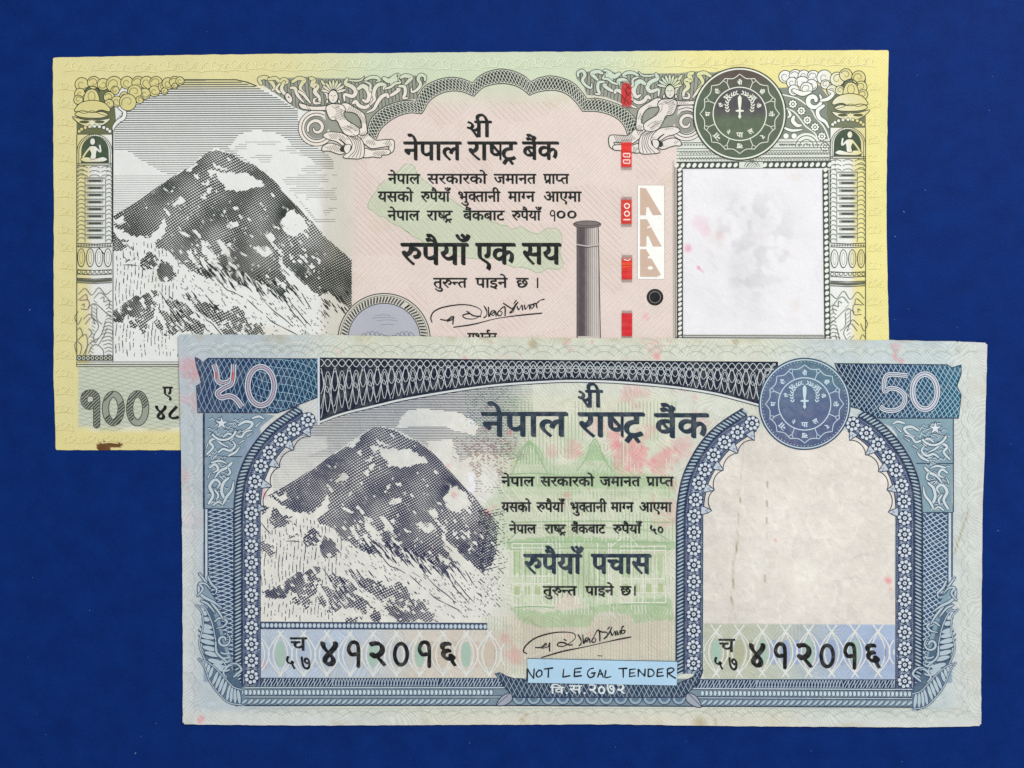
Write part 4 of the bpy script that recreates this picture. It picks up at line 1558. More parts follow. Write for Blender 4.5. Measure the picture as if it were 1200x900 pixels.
# -- lettering
T1 = (24, 28, 26)
p = c1('t', 3)
put(p, "S\u0940", 547, 575.5, 142, 160.5, T1, 1.2)
put(p, "\u0928\u0947\u092a\u093e\u0932", 473.5, 540, 166.5, 187.5, T1, 1.5)
put(p, "\u0930\u093e\u0937~\u091f^", 548.5, 605, 166.5, 187.5, T1, 1.5)
put(p, "\u092c\u0948\u0902\u0915", 612.5, 654, 166.5, 187, T1, 1.5)
p.build("bank_name", N1)
p = c1('t', 3)
L1 = [("\u0928\u0947\u092a\u093e\u0932", 455, 492), ("\u0938\u0930\u0915\u093e\u0930\u0915\u094b", 501, 570.5), ("\u091c\u092e\u093e\u0928\u0924", 579, 628), ("\u092a/\u093e\u092a~\u0924", 637, 666.5)]
L2 = [("\u092f\u0938\u0915\u094b", 443, 484), ("U\u092a\u0948\u092f\u093e\u0901", 493.5, 527), ("\u092d\u0941\u0915~\u0924\u093e\u0928\u0940", 536.5, 586), ("\u092e\u093e\u0917~\u0928", 595.5, 626.5), ("\u0906\u090f\u092e\u093e", 637, 681)]
L3 = [("\u0928\u0947\u092a\u093e\u0932", 454.5, 491.5), ("\u0930\u093e\u0937~\u091f^", 500.5, 530), ("\u092c\u0948\u0902\u0915\u092c\u093e\u091f", 543, 591), ("U\u092a\u0948\u092f\u093e\u0901", 600, 633.5)]
for ws, a, b in ((L1, 204.2, 215.3), (L2, 224.8, 236.3), (L3, 247.2, 258.2)):
    for s, x0, x1 in ws:
        put(p, s, x0, x1, a, b, T1, 0.85)
fit(p, "\u0966", (652.5, 247, 662.5, 256), T1, 0.5)
fit(p, "\u0966", (665, 247, 675.5, 256), T1, 0.5)
p.build("promise_text", N1)
p = c1('t', 3)
put(p, "U\u092a\u0948\u092f\u093e\u0901", 470.5, 548, 285.5, 310, T1, 1.9)
put(p, "\u090f\u0915", 558, 603, 285.5, 309.5, T1, 1.9)
put(p, "\u0938\u092f", 612.5, 656.5, 285.5, 309.5, T1, 1.9)
p.build("amount_in_words", N1)
p = c1('t', 3)
put(p, "\u0924\u0941U\u0928~\u0924", 508, 547, 326, 337, T1, 0.8)
put(p, "\u092a\u093e\u0907\u0928\u0947", 557.5, 594.5, 326, 337, T1, 0.8)
put(p, "\u091b", 605, 619, 326, 337, T1, 0.8)
p.ribbon([(630, 325.5), (630, 337.5)], 1.7, T1)
put(p, "\u0917\u092d\u0928R\u0930", 548, 582, 390.5, 401, T1, 0.8)
p.build("payment_text", N1)


def sig(pr, ox, oy, k, strokes, w=1.6):
    for s in strokes:
        P = spline([(ox + a * k, oy + b * k) for a, b in s], 6)
        t = np.linspace(0, 1, len(P))
        pr.ribbon(P, w * (0.75 + 0.25 * np.sin(t * 9)), (22, 22, 24), ramp=1e-4)
        pr.disc(P[0][0], P[0][1], w * .42, (22, 22, 24), n=8)
        pr.disc(P[-1][0], P[-1][1], w * .35, (22, 22, 24), n=8)


p = c1('t', 4)
sig(p, 380, 240, 0.25, [
    [(505, 550), (500, 528), (515, 500), (560, 480), (640, 468), (700, 475), (735, 495), (730, 520), (700, 535), (662, 532), (650, 518), (680, 510), (700, 520), (735, 524)],
    [(545, 537), (575, 541), (598, 524), (602, 530), (575, 548), (604, 536), (606, 524), (603, 560)], [(668, 500), (680, 505)],
    [(750, 475), (762, 498), (760, 520), (748, 530)], [(770, 480), (772, 524), (784, 500), (800, 497), (795, 518), (784, 514), (802, 500), (806, 522)],
    [(818, 498), (812, 514), (826, 520), (834, 504), (822, 496), (846, 478), (848, 520)], [(840, 462), (862, 476), (882, 486), (900, 462), (886, 500), (870, 506), (884, 492), (908, 456)],
    [(904, 476), (912, 492), (926, 470), (930, 494)], [(900, 448), (890, 462)], [(938, 470), (944, 490), (960, 468), (964, 490)], [(968, 468), (984, 470), (974, 486), (968, 474), (990, 462), (998, 484)], [(996, 462), (1012, 448), (1032, 443)],
    [(607, 574), (700, 560), (800, 535), (900, 520), (1020, 508)]])
p.build("signature", N1)

# -- stone pillar, coin, dot, see-through panel, thread
def one(pr, x0, y0, x1, y1, w, col):
    """the figure one: round bowl at the left, straight stem at the right"""
    w_, h_ = x1 - x0, y1 - y0
    P = spline([(x0 + w_ * .66, y0 + h_ * .50), (x0 + w_ * .34, y0 + h_ * .52), (x0 + w_ * .08, y0 + h_ * .32), (x0 + w_ * .30, y0 + h_ * .05), (x0 + w_ * .72, y0 + h_ * .06), (x0 + w_ * .90, y0 + h_ * .30), (x0 + w_ * .90, y0 + h_)], 7)
    pr.ribbon(P, w, col)
    pr.disc(P[0][0], P[0][1], w * .55, col)
    pr.disc(P[-1][0], P[-1][1], w * .5, col)


p = c1('on', 3)
one(p, 644.5, 246.5, 650.5, 259, 1.5, T1)
p.build("numeral_one", N1)
p = c1('p', 2)
p.poly([(676, 264), (701.5, 264), (703.5, 396), (676, 396)], (198, 188, 182))
for k in range(22):
    x = 676.6 + k * 1.18
    d = abs(k - 4) / 18.0
    w = 1.3 * max(0, 1 - d * 1.5) ** 1.2 + (0.32 if k % 2 else 0.0)
    jit = [(x + .05 * (y - 264) / 132 * k * .3, y) for y in np.arange(266, 397, 4)]
    if w > .05:
        p.ribbon(jit, w, (84, 74, 78))
p.ribbon([(676.3, 264), (676.3, 396)], 1.2, (66, 58, 62))
p.ribbon([(701, 264), (703.6, 396)], 1.0, (66, 58, 62))
p.poly([(672, 261.5), (676, 259.5), (688, 258.6), (700, 259.5), (704.5, 262), (704, 264.5), (700, 266.5), (688, 267.5), (676, 266.5), (672.5, 264.5)], (120, 108, 106))
p.ribbon(spline([(672, 262), (680, 264.2), (688, 264.8), (697, 264.2), (704, 262)], 4), 0.8, (60, 52, 56))
p.ribbon(arc(688.2, 263, 16, 0, 355, 40, 4.2), 0.8, (60, 52, 56), closed=True)
p.ribbon([(675.5, 286.5), (688, 288.5), (701.8, 286.5)], 1.4, (190, 178, 172))
p.ribbon([(675.5, 288.3), (688, 290.2), (701.8, 288.3)], 0.8, (70, 60, 64))
p.build("stone_pillar_engraving", N1)

p = c1('q', 2)
ca_, cb_ = 450.2, 398.0
p.poly(arc(ca_, cb_, 54, 180, 360, 60), (206, 200, 188))
p.poly(arc(ca_, cb_, 42.5, 180, 360, 50), (178, 178, 188))
for r, w in ((54, 1.1), (51.5, 0.6), (42.5, 1.0)):
    p.ribbon(arc(ca_, cb_, r, 180, 360, 70), w, K1)
for k in range(40):
    a = math.radians(182 + k * 4.5)
    a2 = a + 0.05
    p.ribbon([(ca_ + 43.5 * math.cos(a), cb_ + 43.5 * math.sin(a)), (ca_ + 50.5 * math.cos(a2), cb_ + 50.5 * math.sin(a2))], 1.9, (66, 70, 66))
for k in range(12):
    x = 422 + k * 5
    p.ribbon(spline([(x, 396), (x + 4, 391 - 3 * math.sin(k * .8)), (x + 9, 394)], 4), 0.8, (124, 124, 134))
for y, a, b in ((370, 440, 458), (373, 436, 464), (376, 442, 466), (381, 446, 462)):
    p.ribbon(spline([(a, y), ((a + b) / 2, y - 1.2), (b, y)], 4), 0.6, (134, 134, 144))
p.build("coin_engraving", N1, "grey engraved coin with a milled rim")

p = c1('d', 2)
p.disc(767.5, 348.3, 9.8, (28, 28, 30), n=32)
p.ring(767.5, 348.3, 6.6, 0.55, (150, 146, 142), 32)
p.build("black_dot", N1, "round black tactile dot")

p = c1('z', 2)
p.poly([(747.3, 217.3), (778.2, 217.3), (778.5, 327), (747.3, 327)], (244, 241, 236))
p.build("see_through_panel", N1, "white strip with three tan letter shapes")
p = c1('z', 3)
TAN = (205, 178, 158)
p.ribbon([(747, 217), (778.5, 217), (778.8, 327.3), (747, 327.3)], 0.5, (190, 180, 170), closed=True)
p.poly([(750, 220), (757, 221), (775.5, 252), (765, 252.4), (760, 243), (757.5, 243), (757, 252.4), (750, 252.4)], TAN)
p.poly([(750, 257), (758, 257), (775.5, 289), (765, 289), (760, 277), (757.5, 277), (757.5, 289), (750, 289)], TAN)
p.poly([(750, 292), (757, 292), (774.5, 322), (770, 324.5), (750, 324.5)], TAN)
for x, y in ((758.5, 250), (758.5, 287)):
    p.disc(x + 1, y - 4, 1.4, (244, 241, 236), 2.6)
p.disc(761.5, 301.5, 2.6, (244, 241, 236), 1.5)
p.disc(762, 314, 3.2, (244, 241, 236), 2.0)
p.ribbon([(758.5, 267), (763, 265)], 1.6, (244, 241, 236))
p.build("see_through_letters", N1)

for i, (y0, y1, txt, c) in enumerate(((98, 124, "", (198, 52, 52)), (167, 196, "RB", (222, 52, 46)), (234, 262.5, "100", (214, 58, 48)), (302, 327.5, "", (214, 46, 42)), (367, 394, "", (208, 44, 50)))):
    p = c1('th', 15)
    x0, x1 = 728.0 + (y0 > 300) * .6, 740.2 + (y0 > 300) * .6
    if i == 0:
        p.poly([(729.5, 99), (733, 97), (738, 98.5), (740, 103), (740, 123), (737, 126.5), (733, 124), (730.5, 125), (728.5, 121), (728, 107)], c)
    else:
        p.poly([(x0, y0), (x1, y0), (x1, y1), (x0, y1)], c)
    if i == 3:
        p.poly([(x0, y0), (x1, y0), (x1, y0 + 3.5), (x0, y0 + 3)], (196, 120, 110))
        p.poly([(x0, y0 + 5), (x1, y0 + 5), (x1, y0 + 11), (x0, y0 + 12)], (226, 84, 48))
    for k in range(7):
        yy = y0 + (k + .5) * (y1 - y0) / 7
        if i:
            p.ribbon([(x0, yy), (x1, yy + .4)], 0.7, tuple(min(255, v * (1.12 if k % 2 else .86)) for v in c))
    th = p.build("security_thread_segment", N1)
    p = c1('th', 16)
    for yy in (y0 - 1.6, y1 + 1.6):
        for k in range(9):
            x = x0 + 0.6 + k * 1.4
            p.ribbon([(x, yy - 1.8), (x, yy + 1.8)], 0.5, (150, 118, 116))
    if i == 0:
        for pts in ([(731, 104), (735, 110), (733, 116), (737, 122)], [(737, 101), (733, 106), (736, 112), (739, 108)], [(729, 112), (732, 118), (731, 122)], [(733, 98), (736, 103), (739, 104)]):
            p.ribbon(spline(pts, 5), 0.9, (92, 36, 34))
    if i == 1:
        for b_ in (0, 1):
            yy = 180 + b_ * 7.5
            p.ribbon([(730.5, yy), (738, yy)], 1.2, (240, 222, 214))
            p.ribbon(spline([(730.5, yy), (731, yy + 3.6), (734, yy + 3.8), (734.4, yy + 1), (735, yy + 4), (737.6, yy + 4), (738, yy)], 4), 1.1, (240, 222, 214))
    if i == 2:
        p.ribbon([(730.5, 257.5), (738.5, 257.5)], 1.5, (244, 226, 218))
        for yy in (250.5, 241.5):
            p.ring(734.6, yy, 2.9, 1.4, (244, 226, 218), 16)
    if i == 3:
        p.ribbon([(731, 304), (736, 305.5), (738.5, 303.5)], 1.2, (240, 216, 208))
    p.build("thread_lettering", th)

# -- number and series
p = c1('num', 3)


def hatched(pr, pts_list, w, dark, light):
    for pts, closed in pts_list:
        P = spline(pts, 8, closed)
        pr.ribbon(P, w + 1.9, dark, closed=closed)
        if not closed:
            for e in (P[0], P[-1]):
                pr.disc(e[0], e[1], (w + 1.9) / 2, dark)
    for pts, closed in pts_list:
        P = spline(pts, 8, closed)
        pr.ribbon(P, w, light, closed=closed)
        if not closed:
            for e in (P[0], P[-1]):
                pr.disc(e[0], e[1], w / 2, light)


def near(path, r):
    def f(x, y):
        d = np.min(np.hypot(x[:, None] - path[None, :, 0], y[:, None] - path[None, :, 1]), 1)
        return np.where(d < r, 1.5, 0.0)
    return f


ONE = [(110, 474), (104, 476), (99, 471), (100, 463), (107, 460.5), (113, 465), (113.5, 480), (113.5, 498)]
ZA = list(map(tuple, arc(133, 478.5, 9.2, 0, 345, 16, 16.5)))
ZB = list(map(tuple, arc(161.5, 478.5, 9.4, 0, 345, 16, 17)))
hatched(p, [(ONE, False), (ZA, True), (ZB, True)], 6.4, (62, 64, 58), (152, 156, 142))
for pts, cl in ((ONE, False), (ZA, True), (ZB, True)):
    P = resample(spline(pts, 8, cl), 1.0)
    bx = (P[:, 0].min() - 4, P[:, 1].min() - 4, P[:, 0].max() + 4, P[:, 1].max() + 4)
    p.lines(angled(-45, 2.7, bx, None, 1.0), near(P, 3.3), (58, 60, 54), 1.0, 0.2)
p.build("numeral_hundred", N1, "large hatched Devanagari numeral")
p = c1('ser', 3)
fit(p, "\u090f", (191, 453.5, 202.5, 469.5), (16, 16, 18), 0.9)
fit(p, "\u096a", (182.5, 475.5, 195, 491.5), (16, 16, 18), 1.1)
fit(p, "\u096e", (198, 475.5, 210, 491), (16, 16, 18), 1.1)
p.build("serial_number", N1)
# ------------------------------------------------------------------ note two: the fifty, lying on the first
N2 = root("fifty_rupee_note", "worn creased blue 50 rupee banknote with pink stains, lying on top of the other", "banknote", 0, 0, 0)
SH2 = Sheet(0.0330, 0.0125, 393, 850)
K2 = (34, 44, 74)
KM = (40, 44, 76)
KT = (52, 78, 104)
W2 = (206, 214, 222)


def colour2(X, Y):
    c = np.tile([206.0, 208, 194], (len(X), 1))
    # left and right cold, middle warm green
    c = blend(c, [180, 190, 196], soft(X, 420, 300))
    c = blend(c, [188, 198, 198], soft(X, 860, 990))
    c = blend(c, [206, 207, 188], soft(Y, 430, 400) * soft(X, 360, 440) * soft(X, 960, 880))
    c = blend(c, [200, 203, 202], soft(X, 245, 215) * soft(Y, 520, 640))
    c = blend(c, [202, 205, 199], soft(X, 1105, 1135))
    c = blend(c, [203, 205, 200], soft(Y, 828, 838) * soft(X, 560, 380))
    c = blend(c, [208, 204, 188], soft(Y, 828, 838) * soft(X, 420, 600) * soft(X, 1010, 900))
    c = blend(c, [200, 203, 198], soft(Y, 828, 838) * soft(X, 900, 1000))
    # frame bodies
    c = blend(c, [134, 152, 172], ((X > 239) & (X < 306) & (Y > 484) & (Y < 800)) * 1.0)
    c = blend(c, [134, 156, 172], ((X > 1050) & (X < 1116) & (Y > 488) & (Y < 800)) * 1.0)
    # vignette panel: warm ivory, sky colder
    mp = ((X > 305) & (Y > 440) & (Y < 730)) * soft(X, 620, 560)
    c = blend(c, [222, 219, 211], mp)
    c = blend(c, [196, 198, 196], mp * soft(Y, 560, 500) * soft(X, 540, 470) * 0.8)
    # centre texture greens
    ctr = soft(X, 570, 620) * soft(X, 800, 780) * soft(Y, 455, 470) * soft(Y, 800, 760)
    n = NZ[3](X, Y, 40, 3)
    c = blend(c, [209, 208, 188], ctr)
    c = blend(c, [192, 203, 176], ctr * soft(n, .4, .7) * .7)
    c = blend(c, [206, 192, 178], soft(Y, 700, 735) * ctr * 0.8)
    # palace in faint green
    def g(poly, col, k):
        nonlocal c
        xw = X + (NZ[1](X, Y, 6, 2) - .5) * 3
        yw = Y + (NZ[2](X, Y, 6, 2) - .5) * 3
        c = blend(c, col, inside(poly, xw, yw) * k)
    G, G2, CR = (160, 186, 142), (184, 199, 164), (218, 214, 196)
    g([(594, 560), (600, 538), (608, 532), (612, 520), (622, 516), (632, 522), (638, 534), (650, 545), (668, 545), (682, 530), (696, 516), (706, 530), (722, 545), (742, 552), (776, 556), (790, 566), (790, 580), (594, 580)], G2, .8)
    g([(684, 540), (697, 516), (712, 540)], G, .9)
    g([(596, 560), (650, 556), (700, 552), (788, 562), (790, 572), (594, 570)], G, .6)
    g([(594, 580), (795, 580), (795, 635), (594, 635)], G2, .3)
    g([(592, 634), (650, 628), (720, 630), (792, 636), (790, 644), (595, 643)], G, .85)
    g([(598, 643), (786, 643), (780, 710), (600, 712)], (192, 204, 170), .6)
    g([(649, 640), (680, 634), (716, 640), (716, 690), (649, 690)], G2, .6)
    g([(588, 700), (600, 712), (640, 718), (690, 712), (742, 702), (786, 700), (790, 726), (745, 730), (735, 718), (700, 716), (690, 734), (640, 736), (610, 728)], G, .75)
    g([(648, 694), (678, 694), (680, 712), (648, 714)], (214, 196, 182), .8)
    g([(724, 694), (742, 694), (742, 706), (724, 708)], CR, .7)
    g([(560, 600), (594, 560), (596, 640), (578, 640)], G2, .5)
    # window paper
    win = ((X > 824) & (X < 1048.5) & (Y > 545) & (Y < 731)) | inside([(825, 600), (827, 574), (838, 548), (855, 524), (878, 508), (905, 500), (975, 500), (1003, 508), (1024, 526), (1040, 548), (1048, 574), (1049, 601)], X, Y)
    win = win * 1.0
    c = blend(c, [221, 213, 203], win)
    wm = NZ[6](X, Y, 60, 5)
    c = c - (win * (wm - .5) * 30)[:, None]
    c = c + (win * (soft(np.abs(NZ[1](X, Y * .7, 34, 4) - .5), .03, 0) * 9 - soft(np.abs(NZ[3](X, Y, 24, 4) - .5), .02, 0) * 8))[:, None]
    wl = soft(NZ[7](X * 1.0, Y * .5, 26, 3), .62, .8) * soft(np.hypot(X - 945, Y - 640), 90, 30)
    c = blend(c, [232, 226, 214], wl * win * .7)
    # serial panels
    sp = ((X > 305) & (Y > 737.5) & (Y < 793.5)) * soft(X, 605, 585)
    tone = blend(np.tile([178.0, 190, 206], (len(X), 1)), [206, 196, 184], soft(X, 400, 500))
    c = c * (1 - sp[:, None]) + tone * sp[:, None]
    sp = ((X > 824) & (X < 1048.5) & (Y > 731) & (Y < 795.5)) * 1.0
    tone = blend(np.tile([184.0, 188, 168], (len(X), 1)), [160, 176, 204], soft(X, 880, 1010))
    c = c * (1 - sp[:, None]) + tone * sp[:, None]
    # pink stains
    n5 = NZ[5](X, Y, 16, 3) - .5
    n6 = NZ[4](X, Y, 4.5, 3) - .5
    for (a, b, r, k) in ((740, 530, 24, .62), (718, 512, 13, .45), (778, 540, 22, .5), (800, 520, 20, .35), (700, 500, 12, .3), (672, 525, 14, .35), (646, 528, 9, .35), (762, 505, 12, .3), (785, 600, 22, .25),
                         (598, 506, 6, .7), (570, 601, 6, .6), (532, 578, 6, .45), (526, 545, 4, .4), (506, 525, 4, .5), (740, 455, 26, .35), (786, 455, 12, .4), (560, 440, 20, .3), (590, 433, 14, .35),
                         (765, 410, 20, .3), (770, 418, 6, .5), (1048, 408, 8, .35), (1047, 417, 5, .5), (222, 430, 22, .4), (228, 470, 18, .3), (230, 442, 9, .3), (268, 525, 16, .4), (214, 560, 12, .2), (222, 575, 7, .3),
                         (908, 632, 3.5, .7), (1041, 681, 7, .75), (1043, 690, 3, .6), (603, 768, 14, .4), (592, 748, 9, .35), (580, 758, 8, .25), (590, 822, 9, .5), (1058, 740, 7, .5), (665, 745, 6, .25),
                         (230, 610, 20, .1), (690, 745, 9, .2), (820, 495, 18, .25), (790, 570, 16, .3), (1052, 525, 8, .35), (880, 425, 10, .15)):
        d = np.hypot(X - a, Y - b) + n5 * r * 1.5 + n6 * r * 1.1
        c = blend(c, [226, 118, 126], k * .85 * soft(d, r, r * .15))
    rs = np.random.default_rng(12)
    for _ in range(70):
        a, b = (rs.uniform(560, 820), rs.uniform(400, 620)) if rs.random() < .7 else (rs.uniform(215, 1145), rs.uniform(396, 846))
        if 824 < a < 1048 and b > 520:
            continue
        r = rs.uniform(1.6, 6)
        d = np.hypot(X - a, Y - b) + n6 * r * 2.2
        c = blend(c, [222, 120, 130], rs.uniform(.18, .5) * soft(d, r, r * .2))
    # handling: fine crumple veins and mottling
    v1 = soft(np.abs(NZ[6](X + 31, Y, 30, 4) - .5), .022, 0)
    v2 = soft(np.abs(NZ[7](X, Y + 17, 19, 4) - .5), .020, 0)
    c = c + (v1 * 7 - v2 * 7)[:, None]
    c = c * (1 + (NZ[2](X, Y, 7, 3) - .5) * .06)[:, None]
    # dirt, age, crease marks
    dn = soft(NZ[0](X + 50, Y, 34, 4), .60, .85)
    c = blend(c, [176, 160, 124], dn * .14 * (1 - win))
    cr = np.abs(X - (872 - (Y - 500) * 0.066 - np.clip(Y - 640, 0, 99) * .02) + (NZ[4](X * 0 + 3, Y, 14, 2) - .5) * 5)
    c = blend(c, [142, 126, 92], soft(cr, 1.6, .2) * (Y > 505) * (Y < 735) * (.15 + .7 * soft(NZ[2](X * 0, Y, 9, 2), .45, .75)) + 0)
    cr2 = np.abs(X - 899 + (Y - 560) * .02)
    c = blend(c, [120, 110, 84], soft(cr2, 1.0, .2) * (Y > 520) * (Y < 700) * .5 * (NZ[3](X * 0 + 9, Y, 10, 2) > .62))
    c = blend(c, [150, 130, 80], soft(np.abs(X - 1134 + (Y - 600) * .33 - 0 * X), 1.6, .3) * (Y > 598) * (Y < 650) * .6)
    for a, b, r in ((838, 843, 3), (839, 848, 3), (616, 837, 5), (612, 843, 5), (574, 399, 3), (577, 401, 2), (862, 401, 6), (820, 400, 6), (838, 700, 2), (836, 708, 2), (860, 690, 1.6), (939, 610, 1.6), (820, 846, 12), (625, 404, 8)):
        c = blend(c, [150, 126, 84], soft(np.hypot(X - a, Y - b) + n5 * r, r, 0) * .45)
    ed = np.minimum.reduce([X - 212, 1153 - X, Y - 397, 849 - Y])
    c = blend(c, [172, 158, 124], soft(ed, 7, 0) * soft(NZ[5](X, Y, 22, 3), .5, .8) * .4)
    c = 255 - (255 - c) * 0.93
    # torn-thin white patch of the thread
    c = blend(c, [236, 234, 238], ((X > 549) & (X < 556) & (Y > 553) & (Y < 575)) * (NZ[1](X, Y, 4, 1) > .25) * 1.0)
    c = blend(c, [232, 232, 240], ((X > 549.5) & (X < 556) & (Y > 482) & (Y < 500)) * .6)
    return c


paper_sheet("paper", [(209.5, 392), (250, 392), (380, 392.6), (560, 395.3), (680, 396), (860, 397), (1050, 398.7), (1156.5, 401.5)],
            [(214.5, 848.5), (350, 850), (560, 849), (720, 848.5), (860, 850.8), (1080, 852), (1149.5, 850.5)],
            [(209.5, 392), (212.5, 527), (214, 677), (214.5, 848.5)],
            [(1156.5, 401.5), (1153.7, 520), (1151, 600), (1149.7, 745), (1149.5, 850.5)],
            SH2, colour2, PAPER_OLD, N2,
            lambda x, y: 0.018 * NZ[3](x, y, 150, 2) + 0.012 * soft(y, 800, 850), 1.6,
            lambda x, y: 1.0 - ((x > 824) & (x < 1049) & (y > 520) & (y < 731)) * 1.0 - ((x > 305) & (x < 560) & (y > 480) & (y < 730)) * .8)


def c2(layer=1):
    return Print(SH2, layer)


# -- underprint waves in the margins
p = c2(0)
for k in range(26):
    x = 240 + k * 36
    for j in range(5):
        r = 8 + j * 3.6
        pts = arc(x, 420, r * 1.5, 200, 340, 14, r)
        pts[:, 1] = np.clip(pts[:, 1], 399, 418)
        keep = (pts[:, 1] > 399.5) & (pts[:, 1] < 417.5) & (pts[:, 0] > 218) & (pts[:, 0] < 1146)
        if keep.sum() > 2:
            p.ribbon(pts[keep], 0.7, (216, 220, 208) if j % 2 else (166, 178, 168))
        yb = 846
        pts = arc(x, yb + 2, r * 1.5, 200, 340, 14, r)
        keep = (pts[:, 1] > 829.5) & (pts[:, 1] < 845) & (pts[:, 0] > 222) & (pts[:, 0] < 1142)
        if keep.sum() > 2 and x > 280:
            p.ribbon(pts[keep], 0.7, (216, 220, 206) if j % 2 else (178, 186, 172))
for k in range(24):
    y = 440 + k * 17
    for xx, s in ((221, 1), (1134, -1)):
        for j in range(3):
            p.ribbon(arc(xx, y, 7 + 3.5 * j, -50 + 180 * (s < 0), 50 + 180 * (s < 0), 10, 6 + 3 * j) - [s * 6, 0], 0.6, (210, 214, 212) if j % 2 else (176, 186, 186))
p.build("wave_underprint", N2)

# -- centre: vertical security lines and palace drawing
p = c2(0)
LP = (224, 222, 208)
for x in np.arange(566, 792, 3.4):
    p.lines([np.array([(x, 722), (x, 790)])], lambda a, b: 0.6 + 0 * a, (184, 176, 152) if int(x) % 2 else (190, 200, 164), 3.0)
for x in np.arange(590, 792, 4.2):
    p.lines([np.array([(x, 470), (x + 1, 720)])], lambda a, b: 0.8 * (NZ[4](a, b, 17, 2) > .54), (168, 190, 150), 2.0)
    p.lines([np.array([(x + 1.8, 470), (x + 2.8, 720)])], lambda a, b: 0.8 * (NZ[5](a, b, 17, 2) > .56), LP, 2.0)
for x0, x1, y0, y1 in ((600, 648, 637, 709), (727, 780, 640, 706)):
    for x in np.linspace(x0, x1, 5):
        p.ribbon([(x, y0), (x, y1)], 1.3, LP)
    for y in (y0, y0 + 5, y0 + 38, y0 + 47, y1 - 12, y1):
        p.ribbon([(x0, y), (x1, y)], 1.4, LP)
    for x in np.linspace(x0 + 6, x1 - 6, 4):
        p.poly([(x - 3, y1 - 22), (x + 3, y1 - 22), (x + 3, y1 - 12), (x - 3, y1 - 12)], (176, 188, 146))
        p.poly([(x - 2, y0 + 9), (x + 2, y0 + 9), (x + 2, y0 + 34), (x - 2, y0 + 34)], (182, 200, 156))
for x0, x1, y0, y1 in ((600, 648, 646, 676), (727, 780, 650, 678), (650, 716, 646, 700)):
    for x in np.arange(x0 + 3, x1 - 2, 6.2):
        p.ribbon([(x, y0), (x, y1)], 1.0, (150, 178, 134))
for y, a, b in ((636, 594, 790), (643.5, 598, 786), (712, 602, 650), (709, 716, 782), (556, 596, 650), (562, 704, 786), (612, 600, 786)):
    p.ribbon(spline([(a, y), ((a + b) / 2, y - 1.5), (b, y)], 4), 1.1, (152, 180, 138))
for pts in ([(600, 556), (606, 540), (620, 518), (634, 540), (642, 556)], [(676, 552), (686, 538), (697, 514), (708, 538), (718, 552)], [(652, 640), (665, 622), (678, 640)], [(716, 640), (734, 628), (748, 640)], [(594, 636), (610, 622), (640, 618), (700, 618), (760, 622), (790, 636)]):
    p.ribbon(spline(pts, 5), 1.0, (152, 180, 138))
for x in (652, 656, 674, 678, 700, 713, 716):
    p.ribbon([(x, 636), (x, 708)], 1.5, LP)
p.ribbon(spline([(652, 640), (665, 622), (678, 640)], 6), 1.6, LP)
p.ribbon(spline([(716, 640), (734, 628), (748, 640)], 6), 1.4, LP)
for y, a, b in ((545, 602, 636), (550, 600, 640), (575, 596, 790), (583, 596, 790), (606, 596, 790), (545, 640, 684), (560, 710, 780)):
    p.ribbon([(a, y), (b, y)], 1.2, (206, 212, 184))
for k in range(9):
    p.ribbon(spline([(606 + k * 3.6, 544), (608 + k * 3.2, 530), (620, 516)], 4), 0.8, (156, 184, 140))
for k in range(12):
    p.ribbon([(600 + k * 16, 588), (604 + k * 16, 604)], 1.0, LP)
p.build("palace_underprint", N2, "faint green palace print behind the text")

# -- sky lines over the mountain, hatching to its right
p = c2(1)
SKY2 = [(344, 520), (348, 500), (372, 492), (375, 497), (402, 487), (440, 477), (472, 469), (515, 462), (552, 456), (600, 451), (640, 450), (640, 545), (560, 530), (530, 548), (495, 520), (463, 503), (445, 499), (430, 505), (400, 526), (372, 545), (340, 567), (312, 575), (318, 548), (330, 530)]
CLA = [(466, 502), (470, 488), (478, 480), (500, 479), (540, 484), (560, 500), (556, 510), (520, 500), (480, 500)]
CLB = [(330, 528), (350, 510), (384, 512), (386, 524), (360, 536), (330, 536)]
CLC = [(500, 517), (530, 515), (540, 560), (523, 548), (503, 527)]


def sky2(x, y):
    wx = x + (NZ[1](x, y, 8, 2) - .5) * 10
    w = np.where(inside(SKY2, x, y), 0.95, 0.0) * np.clip(1.15 - (y - 450) / 130, 0.35, 1)
    w = np.where(inside(CLA, wx, y), 0.0, w)
    w = np.where(inside(CLB, wx, y), 0.18, w)
    w = np.where(inside(CLC, wx, y), 0.0, w)
    w = np.where((y > 535) & (x < 420), 0.22 * (x > 318), w)
    return w * soft(x, 640, 570)


p.lines([np.array([(306, y), (640, y - .6)]) for y in np.arange(449.5, 580, 1.9)], sky2, (84, 88, 108), 2.0, 0.1)
fr = random.Random(5)
for c_, a0, box in (((124, 146, 138), 38, (545, 455, 600, 500)), ((142, 168, 148), -38, (545, 455, 606, 515)), ((160, 136, 128), 32, (530, 512, 600, 556)), ((150, 126, 118), -6, (556, 512, 606, 540)), ((172, 146, 128), -32, (540, 520, 590, 560)), ((150, 138, 130), 4, (556, 552, 590, 578))):
    p.lines(angled(a0, 3.0, box, None, 1.5), lambda x, y: 0.75 * ((NZ[4](x, y, 2.2, 1) > .42) & (x > box[0]) & (x < box[2]) & (y > box[1]) & (y < box[3]) & (NZ[5](x, y, 18, 2) > .36)), c_, 1.0)
p.build("engraved_sky", N2)
p = c2(1)
mountain(p, 0, 0, (305.5, 495, 600, 729), KM, False, 2.5)


def fringe(x, y):
    k = np.clip((x - 562) / 36, 0, 1)
    ok = (y > 596) & (y < 668) & (x > 560) & (x < 602 - np.abs(y - 632) * .25)
    return 1.15 * (1 - .62 * k) * ok * (NZ[6](x, y, 2.3, 1) > .30 + .25 * k)


